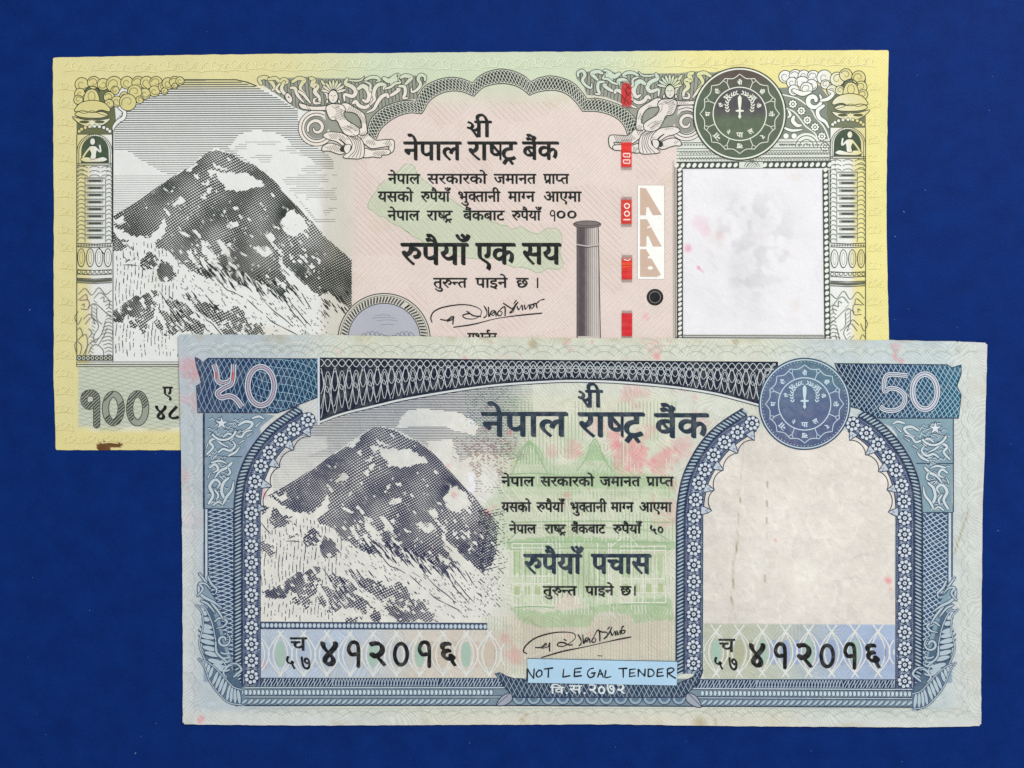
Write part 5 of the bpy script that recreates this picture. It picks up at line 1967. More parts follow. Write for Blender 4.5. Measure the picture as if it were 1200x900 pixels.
p.lines(angled(-14, 3.1, (555, 590, 605, 675), None, 1.0), fringe, (46, 50, 70), 1.0)
p.lines(angled(45, 3.4, (555, 590, 600, 720), None, 1.0), lambda x, y: .9 * (x < 592) * (x > 556) * (y > 600) * (y < 712) * (NZ[3](x, y, 2.6, 1) > .62) * (x > 520 + (y - 600) * .4), (70, 70, 84), 1.0)
p.build("mountain_engraving", N2, "navy engraved snowy mountain")


# -- corner number blocks
def lattice(pr, poly, lines, col, w=0.62):
    for cs in lines:
        pr.lines(cs, in_poly(poly, w), col, 1.5, 0.1, ramp=1e-4)


def blockcol(x0, x1, a, b, c):
    def f(x, y):
        t = np.clip((x - x0) / (x1 - x0), 0, 1)[:, None]
        lo = np.array(a, float) * (1 - np.clip(t * 2, 0, 1)) + np.array(b, float) * np.clip(t * 2, 0, 1)
        return lin(lo * (1 - np.clip(t * 2 - 1, 0, 1)) + np.array(c, float) * np.clip(t * 2 - 1, 0, 1))
    return f


LB = [(229, 418.5), (234, 421), (238, 425), (244, 419.8), (372, 420.5), (372, 466), (356, 472), (340, 479), (325, 484), (310, 484), (232, 483.5), (230.5, 452), (236, 449), (235, 443), (230.5, 428)]
RB = [(977.5, 426), (1110, 427.5), (1115, 431), (1126, 427.5), (1126, 438), (1121, 452), (1126, 463), (1123, 490), (1030, 490), (1020, 486), (1006, 479), (994, 476), (990, 455), (984, 440)]


def strips(poly, fn, pr, n=26):
    """fill a block in narrow vertical strips so its printed colour can change across it"""
    P = np.array(poly, float)
    xs = np.linspace(P[:, 0].min(), P[:, 0].max(), n)
    for a, b in zip(xs[:-1], xs[1:]):
        q = clip_x(poly, a, b)
        if len(q) >= 3:
            tri = tessellate_polygon([[Vector((p_[0], p_[1], 0)) for p_ in q]])
            pr.add(np.array(q), tri, fn, pr.layer * 0.0009)


def clip_x(poly, a, b):
    def half(pts, s, v):
        out = []
        for i in range(len(pts)):
            p_, q_ = pts[i], pts[(i + 1) % len(pts)]
            ip, iq = s * (p_[0] - v) >= 0, s * (q_[0] - v) >= 0
            if ip:
                out.append(p_)
            if ip != iq:
                t = (v - p_[0]) / (q_[0] - p_[0])
                out.append((v, p_[1] + t * (q_[1] - p_[1])))
        return out
    return half(half([tuple(map(float, p_)) for p_ in poly], 1, a), -1, b)


for nm, poly, colf, lab in (("numeral_block", LB, blockcol(229, 372, (48, 60, 94), (20, 50, 86), (18, 66, 92)), "dark blue corner block with Devanagari fifty"),
                            ("numeral_block", RB, blockcol(977, 1126, (22, 30, 56), (30, 60, 94), (24, 92, 114)), "dark blue corner block with 50")):
    p = c2(2)
    strips(poly, colf, p)
    blk = p.build(nm, N2, lab)
    p = c2(3)
    box = (min(a for a, b in poly), min(b for a, b in poly), max(a for a, b in poly), max(b for a, b in poly))
    if poly is LB:
        la = angled(62, 5.0, box, lambda x, y: (x + 5 * np.sin(y / 16), y + 0 * x), 1.5)
        lb = angled(-58, 6.2, box, lambda x, y: (x + 4 * np.sin(y / 19 + 1), y), 1.5)
        lc = angled(20, 9.0, (300, 418, 374, 486), lambda x, y: (x, y + 4 * np.sin(x / 15)), 1.5)
        lattice(p, poly, (la, lb), (142, 172, 196), 0.62)
        lattice(p, poly, (lc,), (150, 186, 204), 0.55)
    else:
        la = angled(62, 4.6, box, lambda x, y: (x + 5 * np.sin(y / 18), y), 1.5)
        lb = angled(-54, 5.2, box, lambda x, y: (x + 4 * np.sin(y / 15 + 2), y), 1.5)
        lattice(p, poly, (la, lb), (160, 188, 206), 0.72)
    p.ribbon(poly, 1.0, K2, closed=True)
    p.build("lattice_lines", blk)
    p = c2(4)
    PK = (206, 150, 160)

    def outl(pts, closed=False, w=6.4):
        P = spline(pts, 8, closed)
        p.ribbon(P, w + 1.2, (34, 40, 62), closed=closed)
        p.ribbon(P, w, (206, 212, 220), closed=closed)
        p.ribbon(P, w - 2.6, (40, 62, 92), closed=closed)
        p.ribbon(P, w - 4.2, (200, 202, 214) if poly is RB else (176, 160, 176), closed=closed)
    if poly is LB:
        outl([(251, 427), (254, 436), (255, 445), (260, 449), (267, 448), (272, 444)])
        outl([(274, 427), (273.5, 440), (271, 450), (262, 455), (255, 461), (260, 466), (268, 464), (276, 467), (284, 477)])
        p.ribbon([(253.6, 436), (254.3, 444)], 1.6, (214, 70, 60))
        p.ribbon([(273.6, 436), (273, 446)], 1.6, (214, 70, 60))
        outl(list(map(tuple, arc(306, 452.5, 15.5, 0, 340, 18, 22.5))), True, 6.6)
    else:
        outl([(1063, 440), (1039, 440), (1036, 458), (1043, 455), (1053, 457), (1060, 465), (1057, 476), (1047, 481), (1036, 480), (1031, 476)], False, 5.4)
        outl(list(map(tuple, arc(1083.5, 459, 14.5, 0, 340, 18, 20.5))), True, 6.6)
    p.build("numeral_fifty", blk)

# -- the arched band along the top
BT = [(375, 419), (560, 421), (780, 423), (911.5, 424)]
BBOT = [(375, 494), (402.5, 484), (440, 475), (472, 467.5), (515, 460), (552, 454.3), (590, 450), (640, 446.7), (672, 445.7), (722, 447), (785, 452.5), (835, 460), (867, 468), (889, 474), (893, 455), (901, 438), (911.5, 431)]
p = c2(2)
p.poly(BT + BBOT[::-1], (18, 26, 48))
bd = p.build("guilloche_band", N2, "navy arched band of looping white lines")
p = c2(3)
xs = np.arange(376, 909, 0.7)
tp = np.interp(xs, [a for a, b in BT], [b for a, b in BT])
bt = np.interp(xs, [a for a, b in BBOT[:14]], [b for a, b in BBOT[:14]])
bt = np.where(xs > 889, 474 - (xs - 889) * 2.2, bt)
h = bt - tp
u = 2 * np.pi * (xs - 376) / 16.6
WL = (196, 204, 204)
for amp, off, ph, cnt, w in ((0.0, 0, 0, 1, .8), (0.0, 0, np.pi, 1, .8), (.34, .20, 0, 1, .65), (.34, .20, np.pi, 1, .65), (.36, .44, .5, 1, .6), (.72, .14, np.pi, 1, .7), (.66, .26, .0, 1, .65)):
    if amp == 0.0:
        y = tp + 6.2 + 4.2 * np.cos(u + ph)
    else:
        y = tp + 2 + h * (off + amp * (0.5 + 0.5 * np.cos(u + ph)) ** 1.0)
    ok = (y < bt - 2.8) & (y > tp + 1.0)
    e = np.flatnonzero(np.diff(np.concatenate([[0], ok.astype(int), [0]])))
    for a, b in zip(e[0::2], e[1::2]):
        if b - a > 2:
            p.ribbon(np.stack([xs[a:b], y[a:b]], 1), w, WL, ramp=1e-4)
k_ = BBOT[:14]
p.ribbon(spline([(a, b + 0.6) for a, b in k_], 4), 2.2, (212, 216, 214))
p.ribbon(spline([(a, b + 2.4) for a, b in k_], 4), 0.8, K2)
p.ribbon([(373.5, 418), (373.7, 498)], 2.4, (206, 214, 222))
p.build("guilloche_lines", bd)


# -- arched flower borders
def flower(pr, x, y, r, rot=0.0):
    pr.k = 0
    pr.disc(x, y, r * 1.04, (36, 44, 74), n=16)
    for k in range(8):
        a = rot + k * math.pi / 4
        pr.disc(x + r * .72 * math.cos(a), y + r * .72 * math.sin(a), r * .245, (204, 214, 222), n=8)
    pr.disc(x, y, r * .42, (38, 48, 78), n=12)
    pr.disc(x, y, r * .27, (208, 216, 222), n=10)
    pr.disc(x, y, r * .10, (60, 70, 100), n=6)


FLOWER = [None]


def border(name, flowers, left_side, cusps, label, ropew, closed_bottom):
    P = np.array(flowers, float)
    o = c2(2)
    C = resample(spline(P, 6), 2.0)
    C = np.vstack([C, C[-1] + [0, 12]])
    T = tangents(C)
    N = np.stack([-T[:, 1], T[:, 0]], 1) * (1 if left_side else -1)   # towards the outside of the arch
    N = N if np.sum(N[:, 0] * (-1 if left_side else 1)) > 0 else -N
    o.ribbon(C, 21.5, (150, 162, 180))
    o.ribbon(C + N * 10.3, 1.6, (52, 66, 98))
    o.ribbon(C - N * 10.3, 1.1, K2)
    for a in (-7.4, 7.4):
        o.ribbon(C + N * a, 2.2, (88, 104, 136))
    R_ = C + N * 15.8
    o.ribbon(R_, 9.6, (34, 52, 82))
    for q_ in range(0, len(C) - 1):
        for a in (-7.6, 7.6, 0):
            o.ribbon([C[q_] + N[q_] * (a - 2.8), C[q_ + 1] + N[q_ + 1] * (a + 2.8)], 1.1, (46, 60, 94))
    o.hold()
    Q = resample(R_, 4.4)
    TQ = tangents(Q)
    for (x, y), (tx, ty) in zip(Q, TQ):
        a = math.degrees(math.atan2(ty, tx)) + (62 if left_side else -62)
        o.disc(x, y, 4.5, (166, 184, 192), 1.02, a, 10)
    o.ribbon(C + N * 20.6, 1.3, K2)
    o.ribbon(C + N * 11.4, 1.0, K2)
    b = o.build(name, N2, label)
    for i, (x, y) in enumerate(flowers):
        if FLOWER[0] is None:
            o = c2(4)
            flower(o, 600, 450, 8.7, 0.2)
            q_ = o.build("printed_flower", b)
            for v in q_.data.vertices:
                v.co.z -= SH2.z(0, 450) + 0.0016 + 4 * .0009
            FLOWER[0] = q_.data
        else:
            q_ = bpy.data.objects.new("printed_flower", FLOWER[0])
            COL.objects.link(q_)
            q_.parent = b
        q_.location = ((x - 600) * S, (450 - y) * S, float(SH2.z(0, y)) + 0.0016 + 4 * .0009 + 0.0002)
        q_.rotation_euler = (0, 0, 0.23 * i)
    # cusped inner edge
    if cusps:
        o = c2(3)
        for i, (x, y) in enumerate(cusps):
            j = int(np.argmin(np.hypot(C[:, 0] - x, C[:, 1] - y)))
            nn = C[j] - np.array([x, y])
            L_ = math.hypot(*nn)
            nn = nn / L_
            tt = np.array([-nn[1], nn[0]])
            base = np.array([x, y]) + nn * (L_ - 8)
            tri = [np.array([x, y]), np.array([x, y]) + nn * 5 + tt * 3.2, base + tt * 4.5, base - tt * 4.5, np.array([x, y]) + nn * 5 - tt * 3.2]
            o.poly(tri, (186, 196, 206))
            o.ribbon([base - tt * 5.5, np.array([x, y]) + nn * 4.5 - tt * 2.6, (x, y), np.array([x, y]) + nn * 4.5 + tt * 2.6, base + tt * 5.5], 1.0, K2)
            o.ribbon([np.array([x, y]) + nn * 4 - tt * 2, np.array([x, y]) + nn * 8, np.array([x, y]) + nn * 4 + tt * 2], 0.7, K2)
        cs = np.array(cusps, float)
        for a, b2 in zip(cs[:-1], cs[1:]):
            mid = (a + b2) / 2
            j = int(np.argmin(np.hypot(C[:, 0] - mid[0], C[:, 1] - mid[1])))
            out = C[j] - mid
            out = out / math.hypot(*out)
            t = np.linspace(0, 1, 14)[:, None]
            seg = a * (1 - t) + b2 * t + out * (np.sin(np.pi * t) ** .7) * 5.6
            o.ribbon(seg, 1.0, K2)
        o.build("cusped_edge", b)
    return b


LF = [(361, 492), (344.5, 503), (329, 515), (316, 530), (306, 546), (299, 564), (296, 582)] + [(294.8, 601.5 + 19.15 * k) for k in range(11)]
border("flower_border", LF, True, [(364, 512), (344.5, 527.5), (328, 547.5), (318.5, 570), (311, 596)], "curved flower and rope border left of the mountain", 8, False)
WLF = [(881, 496), (864, 506.5), (849, 518), (836, 533), (826, 550), (819, 566), (815, 585.5)] + [(813.2 - k * .06, 604.5 + 19.2 * k) for k in range(10)]
border("flower_border", WLF, True, [(884, 516), (864.5, 531), (847.5, 551), (837, 574), (834, 598.5)], "flower and rope border left of the blank window", 8, False)
WRF = [(999, 497), (1015, 507.5), (1029, 520.5), (1041, 535.5), (1050, 551), (1056.5, 569), (1059.3, 587.5)] + [(1060, 607 + 19.1 * k) for k in range(11)]
border("flower_border", WRF, False, [(995, 516), (1014, 533), (1029, 552.5), (1039, 574), (1040.5, 600)], "flower and rope border right of the blank window", 8, False)

# -- side panels with foliage, crescent and star, lattice
FL, FD = (200, 211, 214), (40, 62, 92)
for s in (1, -1):
    def m(pts):
        return [((a if s > 0 else 1355.5 - a), b + (0 if s > 0 else 6)) for a, b in pts]
    p = c2(1)
    if s > 0:
        p.poly([(238.5, 485), (310, 485), (322, 487), (300, 505), (284, 528), (276, 556), (273, 594), (273, 783), (262, 760), (250, 730), (240, 690)], (130, 152, 168))
    else:
        p.poly([(1116.5, 490), (1030, 490), (1022, 490), (1044, 500), (1062, 524), (1075, 552), (1080, 590), (1080, 786), (1092, 770), (1104, 735), (1113, 690)], (126, 154, 166))
    gp = p.build("side_panel", N2, "light blue foliage panel with crescent and star, %s side" % ("left" if s > 0 else "right"))
    p = c2(2)
    poly = [(243.5, 596), (274, 596), (274, 778), (262, 745), (254, 705), (244, 690)] if s > 0 else [(1081, 601), (1110, 601), (1110, 690), (1102, 705), (1090, 745), (1081, 790)]
    p.poly(poly, (46, 64, 100) if s > 0 else (48, 74, 106))
    box = (min(x for x, y in poly), min(y for x, y in poly), max(x for x, y in poly), max(y for x, y in poly))
    a_, b_ = (22, -22) if s > 0 else (50, -28)
    lattice(p, poly, (angled(a_, 4.6, box, lambda x, y: (x, y + 2 * np.sin(x / 9)), 1.0), angled(b_, 4.8, box, None, 1.0)), (184, 202, 214), 0.95)
    p.hold()
    vl = ((238.6, 485, 596, 1.2, K2), (239.6, 484, 678, 1.4, K2), (242.0, 596, 684, 2.4, (190, 204, 214)), (244, 596, 686, .8, K2)) if s > 0 else ((1116.8, 490, 600, 1.2, K2), (1115.4, 601, 676, 1.4, K2), (1112.8, 601, 682, 2.8, (190, 204, 214)), (1110.6, 601, 690, .8, K2))
    for x, y0, y1, w, c in vl:
        p.ribbon([(x, y0), (x, y1)], w, c)
    for y, a, b in (((535, 239, 284), (596, 239, 276)) if s > 0 else ((543, 1073, 1116.5), (600.5, 1080, 1116.5))):
        p.ribbon([(a, y), (b, y)], 1.0, K2)
    p.build("lattice_strip", gp)
    p = c2(3)
    p.cyc = 400
    region = m([(241, 487), (300, 487), (292, 500), (280, 520), (273, 545), (271, 594), (241, 594)])
    # engraved ground of small waves
    rr = random.Random(8 + s)
    for k in range(150):
        x, y = rr.uniform(243, 300), rr.uniform(489, 592)
        L_ = rr.uniform(5, 11)
        q_ = spline(m([(x, y), (x + L_ * .33, y - rr.uniform(0, 3)), (x + L_ * .66, y + rr.uniform(0, 3)), (x + L_, y)]), 4)
        if inside(region, q_[:, 0], q_[:, 1]).all():
            p.ribbon(q_, 0.8, (58, 84, 114))
            p.ribbon(q_ + [0, 1.2], 0.7, (202, 214, 220))
    for pts, w in (([(243, 532), (250, 524), (246, 518), (252, 514), (260, 520), (268, 524)], 2.2), ([(256, 530), (262, 526), (270, 528), (276, 522), (272, 516)], 2.0),
                   ([(280, 498), (288, 494), (296, 496), (292, 502), (284, 506)], 2.4), ([(276, 510), (283, 512), (288, 506), (296, 504)], 2.0), ([(268, 534), (276, 530), (281, 524)], 2.0),
                   ([(296, 490), (304, 488), (310, 491)], 2.0), ([(300, 500), (306, 494)], 1.6), ([(262, 512), (268, 508), (274, 512), (270, 517)], 1.8), ([(244, 520), (242, 526)], 1.6),
                   ([(245, 590), (250, 580), (246, 570), (252, 562), (258, 566), (255, 572)], 2.6), ([(268, 560), (262, 566), (260, 576), (264, 584), (268, 578)], 2.6),
                   ([(272, 542), (266, 548), (258, 552), (252, 560)], 2.4), ([(246, 548), (252, 544), (256, 550), (250, 554)], 2.2), ([(262, 590), (266, 582), (272, 574), (274, 564)], 2.2),
                   ([(248, 542), (258, 540), (266, 543)], 1.8), ([(244, 560), (247, 553)], 1.6), ([(250, 592), (256, 588), (262, 592)], 1.6), ([(286, 516), (280, 520)], 1.6), ([(290, 511), (296, 507)], 1.6),
                   ([(252, 574), (256, 580), (254, 586)], 1.8), ([(268, 548), (270, 554), (266, 557)], 1.8), ([(258, 558), (262, 562)], 1.8)):
        p.scroll(m(pts), w * 1.35, FL, FD, 0.6)
    cx, cy = m([(262, 500)])[0]
    p.ribbon(arc(cx, cy, 15.5, 15, 150, 20), 4.2, FD)
    p.ribbon(arc(cx, cy, 15.5, 18, 147, 20), 2.6, FL)
    t = np.arange(10) * math.pi / 5 - .3
    rr_ = np.where(np.arange(10) % 2, 2.6, 7.5)
    for sc, c in ((1.25, FD), (1.0, (214, 222, 226))):
        p.poly(np.stack([cx - 2 * s + sc * rr_ * np.cos(t), cy - 4 + sc * rr_ * np.sin(t)], 1), c)
    p.build("foliage", gp)

# -- bead row, serial panels
p = c2(2)
p.poly([(305.5, 728.7), (571, 730.5), (571, 737), (305.5, 736.4)], (62, 78, 106))
p.ribbon([(305, 728.7), (571, 730.4)], 0.9, K2)
p.ribbon([(305, 736.6), (571, 737.4)], 0.9, K2)
p.hold()
for k in range(53):
    x = 308.5 + k * 5.0
    p.disc(x, 732.6 + k * .03, 2.0, (190, 204, 212), 2.6, n=10)
p.build("bead_row", N2)


def weave(name, x0, x1, y0, y1, first, step, green):
    """upright strands in pairs that swell apart into ovals and cross above and below them"""
    o = c2(1)
    yc = (y0 + y1) / 2 + 1
    half = 24.0
    cs = np.arange(first, x1 + step, step)
    for x in cs:
        for xx, c in ((x, green.base(x) if not green(x) else (164, 190, 174)), (x + step / 2, green.base(x + step / 2))):
            if x0 + 5 < xx < x1 - 5:
                o.disc(xx, yc, 15, c, 5.6, 90, 18)
    o.hold()
    ys_ = np.arange(y0 + .5, y1, 1.0)
    for i, x in enumerate(cs):
        for s in (-1, 1):
            for d in (-2.1, 2.1):
                px = x + s * (11.3 + d) * np.cos(np.pi * (ys_ - yc) / (2 * half)) + s * d * .3
                ok = (px > x0 + .5) & (px < x1 - .5)
                e = np.flatnonzero(np.diff(np.concatenate([[0], ok.astype(int), [0]])))
                for a, b in zip(e[0::2], e[1::2]):
                    if b - a > 2:
                        o.ribbon(np.stack([px[a:b], ys_[a:b]], 1), 1.5, (220, 221, 216))
    o.build(name, N2)


class Gl:
    def __init__(self, f, b):
        self.f, self.b = f, b

    def __call__(self, x):
        return self.f(x)

    def base(self, x):
        return self.b(x)


weave("serial_weave", 305.5, 592, 738, 793.3, 301.5, 27.2, Gl(lambda x: 318 < x < 340 or 430 < x < 440 or 480 < x < 500 or 530 < x < 550, lambda x: (174, 186, 204) if x < 400 else (202, 188, 172) if x > 480 else (188, 190, 192)))
weave("serial_weave", 824.5, 1048, 731.5, 795, 839, 27.1, Gl(lambda x: 832 < x < 846 or 885 < x < 900 or 940 < x < 960 or 1000 < x < 1010, lambda x: (176, 176, 148) if x < 890 else (156, 170, 200)))

# -- bottom borders
p = c2(2)
p.poly([(270, 817), (282, 803.5), (305, 794), (1048, 796), (1066, 806), (1090, 806), (1112, 790), (1100, 815), (1085, 828), (600, 827), (278, 827)], (116, 136, 150))
p.poly([(305, 794.3), (592, 794.3), (592, 804.5), (305, 804.5)], (30, 48, 80))
p.poly([(815, 796), (1049, 796), (1049, 807), (815, 806)], (30, 48, 80))
p.build("lower_border_ground", N2)
p = c2(3)
for x0, x1, y0, y1 in ((306, 592, 795, 804), (817, 1048, 797, 806)):
    xs_ = np.arange(x0, x1, 3.6)
    for k, x in enumerate(xs_):
        sl = 5.5 if abs(k - len(xs_) / 2) > len(xs_) * .22 else 3.0
        p.ribbon([(x, y1), (min(x + sl, x1), y0)], 0.75, (190, 206, 218))
        if k % 2 or sl < 4:
            p.ribbon([(x, y0), (min(x + 2.0, x1), y1)], 0.65, (176, 192, 208))
for a, b, yo in ((275, 1090, 0),):
    for y, w, c in ((805.8, 1.0, (196, 208, 216)), (807.0, .8, K2), (815.3, .9, K2), (816.6, .8, (190, 204, 212)), (817.8, .8, K2), (826.6, 1.3, K2)):
        p.ribbon([(a + 12, y), (600, y), (830, y + 1), (b - 12, y + 2)], w, c)
p.hold()
for k in range(162):
    p.k = 0
    x = 284 + k * 4.95
    if x > 1078:
        break
    yy = 811.2 + (0 if x < 600 else min(1, (x - 600) / 230) + max(0, (x - 830) / 260))
    if 580 < x < 822:
        continue
    p.disc(x, yy, 2.25, (64, 84, 112), 3.6, n=10)
    p.disc(x - .4, yy, 1.7, (196, 210, 216), 3.0, n=10)
for k in range(118):
    p.k = 0
    x = 280 + k * 6.9
    if x > 1084:
        break
    if 575 < x < 825:
        continue
    yy = 822.2 + (0 if x < 600 else min(1, (x - 600) / 230) + max(0, (x - 830) / 260))
    p.disc(x, yy, 5.2, (60, 80, 108), 2.1, -38 if x < 600 else -40, 10)
    p.disc(x - .2, yy - .3, 4.4, (174, 192, 202), 1.4, -38 if x < 600 else -40, 10)
p.build("lower_border_beads", N2)
# corner leaf scrolls
for s in (1, -1):
    p = c2(4)
    p.cyc = 400
    def m(pts):
        return [((a if s > 0 else 1352.5 - a), b + (0 if s > 0 else 5)) for a, b in pts]
    FLc, FDc = (176, 192, 202), (40, 58, 84)
    p.poly(spline(m([(236, 735), (240, 770), (252, 800), (268, 820), (274, 826), (280, 826), (284, 806), (280, 797), (270, 780), (262, 755), (254, 730), (246, 710)]), 4, True), (74, 98, 122))
    lf = spline(m([(231, 710), (240, 712), (248, 728), (252, 745), (256, 765), (265, 780)]), 5)
    rt = spline(m([(229, 708), (237, 718), (238, 735), (234, 752), (238, 768), (252, 790), (263, 794)]), 5)
    for k in range(13):
        t = 0.12 + k * .07
        i = int(t * (len(lf) - 1))
        j = int(t * (len(rt) - 1))
        c = (lf[i] + rt[j]) / 2
        wd = math.hypot(*(lf[i] - rt[j])) / 2 * .86
        p.disc(c[0], c[1], wd, FDc, 3.6, 14 * s, 14)
        p.disc(c[0], c[1] - .8, wd - .8, FLc, 2.7, 14 * s, 14)
    p.ribbon(lf, 2.4, FDc)
    p.ribbon(lf, 1.2, FLc)
    p.ribbon(rt, 2.4, FDc)
    p.ribbon(rt, 1.2, FLc)
    a_ = spline(m([(233, 772), (244, 776), (256, 786), (266, 797), (274, 805), (284, 808)]), 6)
    b_ = spline(m([(232, 771), (240, 782), (246, 798), (256, 812), (268, 823), (284, 826)]), 6)
    p.poly(np.vstack([a_, b_[::-1]]), (92, 116, 140))
    for k in range(12):
        t = 0.1 + k * .075
        i = int(t * (len(a_) - 1))
        q0, q1 = a_[i], b_[min(i + 2, len(b_) - 1)]
        c = (q0 + q1) / 2
        d = q1 - q0
        p.disc(c[0], c[1], math.hypot(*d) / 2, FDc, 2.8, math.degrees(math.atan2(d[1], d[0])), 12)
        p.disc(c[0], c[1], math.hypot(*d) / 2 - .8, FLc, 2.0, math.degrees(math.atan2(d[1], d[0])), 12)
    for q_ in (a_, b_):
        p.ribbon(q_, 2.4, FDc)
        p.ribbon(q_, 1.1, FLc)
    for pts, w in (([(282, 782), (276, 778), (268, 780), (262, 788), (266, 794)], 2.6), ([(274, 793), (280, 788), (283, 784), (278, 778), (270, 777)], 2.4),
                   (list(map(tuple, spiral(262, 750, 2.5, 8.5, 0, -420 if s > 0 else 420, 14))) if s > 0 else [], 2.6), ([(253, 752), (254, 764), (262, 772), (268, 776)], 2.4),
                   ([(252, 728), (258, 724), (266, 728), (262, 734), (254, 736)], 2.4), ([(244, 676), (248, 684), (254, 690), (253, 696)], 2.6), ([(246, 704), (256, 716), (262, 726)], 2.6),
                   ([(234, 672), (240, 680), (246, 690), (242, 684)], 2.4), ([(233, 686), (234, 694), (240, 700), (250, 705), (260, 712)], 3.2), ([(232, 698), (238, 690), (234, 684), (241, 684), (247, 690)], 2.4),
                   ([(236, 704), (244, 708), (252, 718)], 2.4)):
        if pts:
            p.scroll(m(pts), w, FLc, FDc, .8)
    if s < 0:
        p.scroll(list(map(tuple, spiral(1091, 755, 2.5, 8.5, 180, 600, 14))), 2.6, FLc, FDc, .8)
    for k in range(5):
        p.ribbon(arc(*m([(264, 763 + k * 5)])[0], 5.5, 20, 160, 8, 3), 1.6, FLc)
    p.build("corner_leaf_scroll", N2, "curled leaf ornament at the lower %s corner" % ("left" if s > 0 else "right"))

# -- centre banner
p = c2(4)
BN = [(580, 789), (586, 788), (593, 792), (602, 795), (612, 795), (618, 799), (793, 801), (803, 797), (812, 793), (816, 787), (824, 784.5), (822, 791), (818, 800), (810, 808), (800, 817), (602, 817), (592, 806), (586, 797)]
p.poly(BN, (42, 58, 84))
bn = p.build("date_banner", N2, "dark lattice banner with the year in white")
p = c2(5)
box = (580, 784, 826, 817)
lattice(p, BN, (angled(62, 4.4, box, None, 1.0), angled(-62, 6.2, box, None, 1.0)), (150, 170, 182), 0.7)
p.ribbon(BN, 0.9, K2, closed=True)
p.ribbon([(600, 817), (802, 817)], 1.2, K2)
p.hold()
for k in range(12):
    p.k = 0
    x = 608.5 + k * 17.0
    if x > 800:
        break
    p.poly(arc(x, 817.5, 8.6, 0, 180, 16), (60, 82, 108))
    p.poly(arc(x, 817.8, 7.2, 0, 180, 16), (148, 168, 182))
    p.poly(arc(x, 817.8, 4.6, 0, 180, 12), (92, 114, 138))
for pts in ([(582, 826), (588, 816), (598, 812), (600, 820), (592, 826)], [(822, 828), (816, 816), (806, 812), (804, 820), (812, 827)]):
    p.shape(pts, (158, 164, 176), K2, 1.0)
    p.ribbon([pts[0], pts[2]], 0.7, K2)
p.build("banner_lines", bn)
p = c2(6)
fit(p, "\u0935\u093f"[1] + "\u0935", (645, 801.5, 661, 812.5), (218, 224, 224), 0.5)
p.disc(664, 812, 1.1, (218, 224, 224))
fit(p, "\u0938", (667, 803, 682, 812.5), (218, 224, 224), 0.5)
p.disc(685, 812, 1.1, (218, 224, 224))
for ch, x0, x1 in (("\u0968", 690, 699), ("\u0966", 701, 709), ("\u096d", 711, 720), ("\u0968", 723, 732)):
    fit(p, ch, (x0, 801.5 if ch != "\u0966" else 804, x1, 813), (218, 224, 224), 0.5)
p.build("date_lettering", bn)


def fill2(x, y):
    n = NZ[2](x, y, 26, 2)[:, None]
    k = soft(y, 440, 500)[:, None]
    a = np.array([84, 118, 132.]) * (1 - n) + np.array([96, 108, 146.]) * n
    b = np.array([80, 98, 130.]) * (1 - n) + np.array([86, 92, 128.]) * n
    r = np.hypot(x - 942.8, y - 473.3)
    edge_ = soft(r, 42, 53)[:, None] * 0.12
    return lin((a * (1 - k) + b * k) * (1 - edge_))


seal("bank_seal", N2, SH2, 942.6, 473.3, 53.3, fill2, (196, 214, 224), True, True, True)

# -- lettering
T2 = (38, 52, 68)
TB = (24, 26, 30)
p = c2(5)
put(p, "S\u0940", 677, 705.5, 457.5, 477, T2, 1.4)
put(p, "\u0928\u0947\u092a\u093e\u0932", 565, 664, 483.5, 511, T2, 2.1)
put(p, "\u0930\u093e\u0937~\u091f^", 678, 754, 484, 511.5, T2, 2.1)
put(p, "\u092c\u0948\u0902\u0915", 767.5, 829, 485, 512.5, T2, 2.1)
p.build("bank_name", N2)
p = c2(5)
for ws, a, b in (([("\u0928\u0947\u092a\u093e\u0932", 588, 626), ("\u0938\u0930\u0915\u093e\u0930\u0915\u094b", 633.5, 696), ("\u091c\u092e\u093e\u0928\u0924", 703, 750), ("\u092a/\u093e\u092a~\u0924", 757.5, 789)], 558.8, 569.5),
                 ([("\u092f\u0938\u0915\u094b", 588, 622), ("U\u092a\u0948\u092f\u093e\u0901", 629, 660.5), ("\u092d\u0941\u0915~\u0924\u093e\u0928\u0940", 668, 710.5), ("\u092e\u093e\u0917~\u0928", 716, 742), ("\u0906\u090f\u092e\u093e", 749, 787)], 588.8, 599.6),
                 ([("\u0928\u0947\u092a\u093e\u0932", 597, 628), ("\u0930\u093e\u0937~\u091f^", 638.5, 663), ("\u092c\u0948\u0902\u0915\u092c\u093e\u091f", 669.5, 709), ("U\u092a\u0948\u092f\u093e\u0901", 718.5, 751)], 614.8, 624.8)):
    for s, x0, x1 in ws:
        put(p, s, x0, x1, a, b, TB, 0.95)
fit(p, "\u096b", (762, 615.5, 769.5, 626), TB, 0.9)
fit(p, "\u0966", (771, 617, 777, 624.5), TB, 0.9)
p.build("promise_text", N2)
p = c2(5)
put(p, "U\u092a\u0948\u092f\u093e\u0901", 614.5, 681, 649.8, 671.8, T2, 2.0)
put(p, "\u092a\u091a\u093e\u0938", 693.5, 762, 649.8, 671.8, T2, 2.0)
p.build("amount_in_words", N2)
p = c2(5)
put(p, "\u0924\u0941U\u0928~\u0924", 636.5, 675.5, 687, 697.4, TB, 0.95)
put(p, "\u092a\u093e\u0907\u0928\u0947", 686, 719, 687, 697.4, TB, 0.95)
put(p, "\u091b", 727, 739.5, 687, 697.4, TB, 0.95)
p.ribbon([(744, 686.5), (744, 698)], 1.7, TB)
p.ribbon([(700, 768), (706, 768.5)], .7, TB)
p.build("payment_text", N2)
p = c2(5)
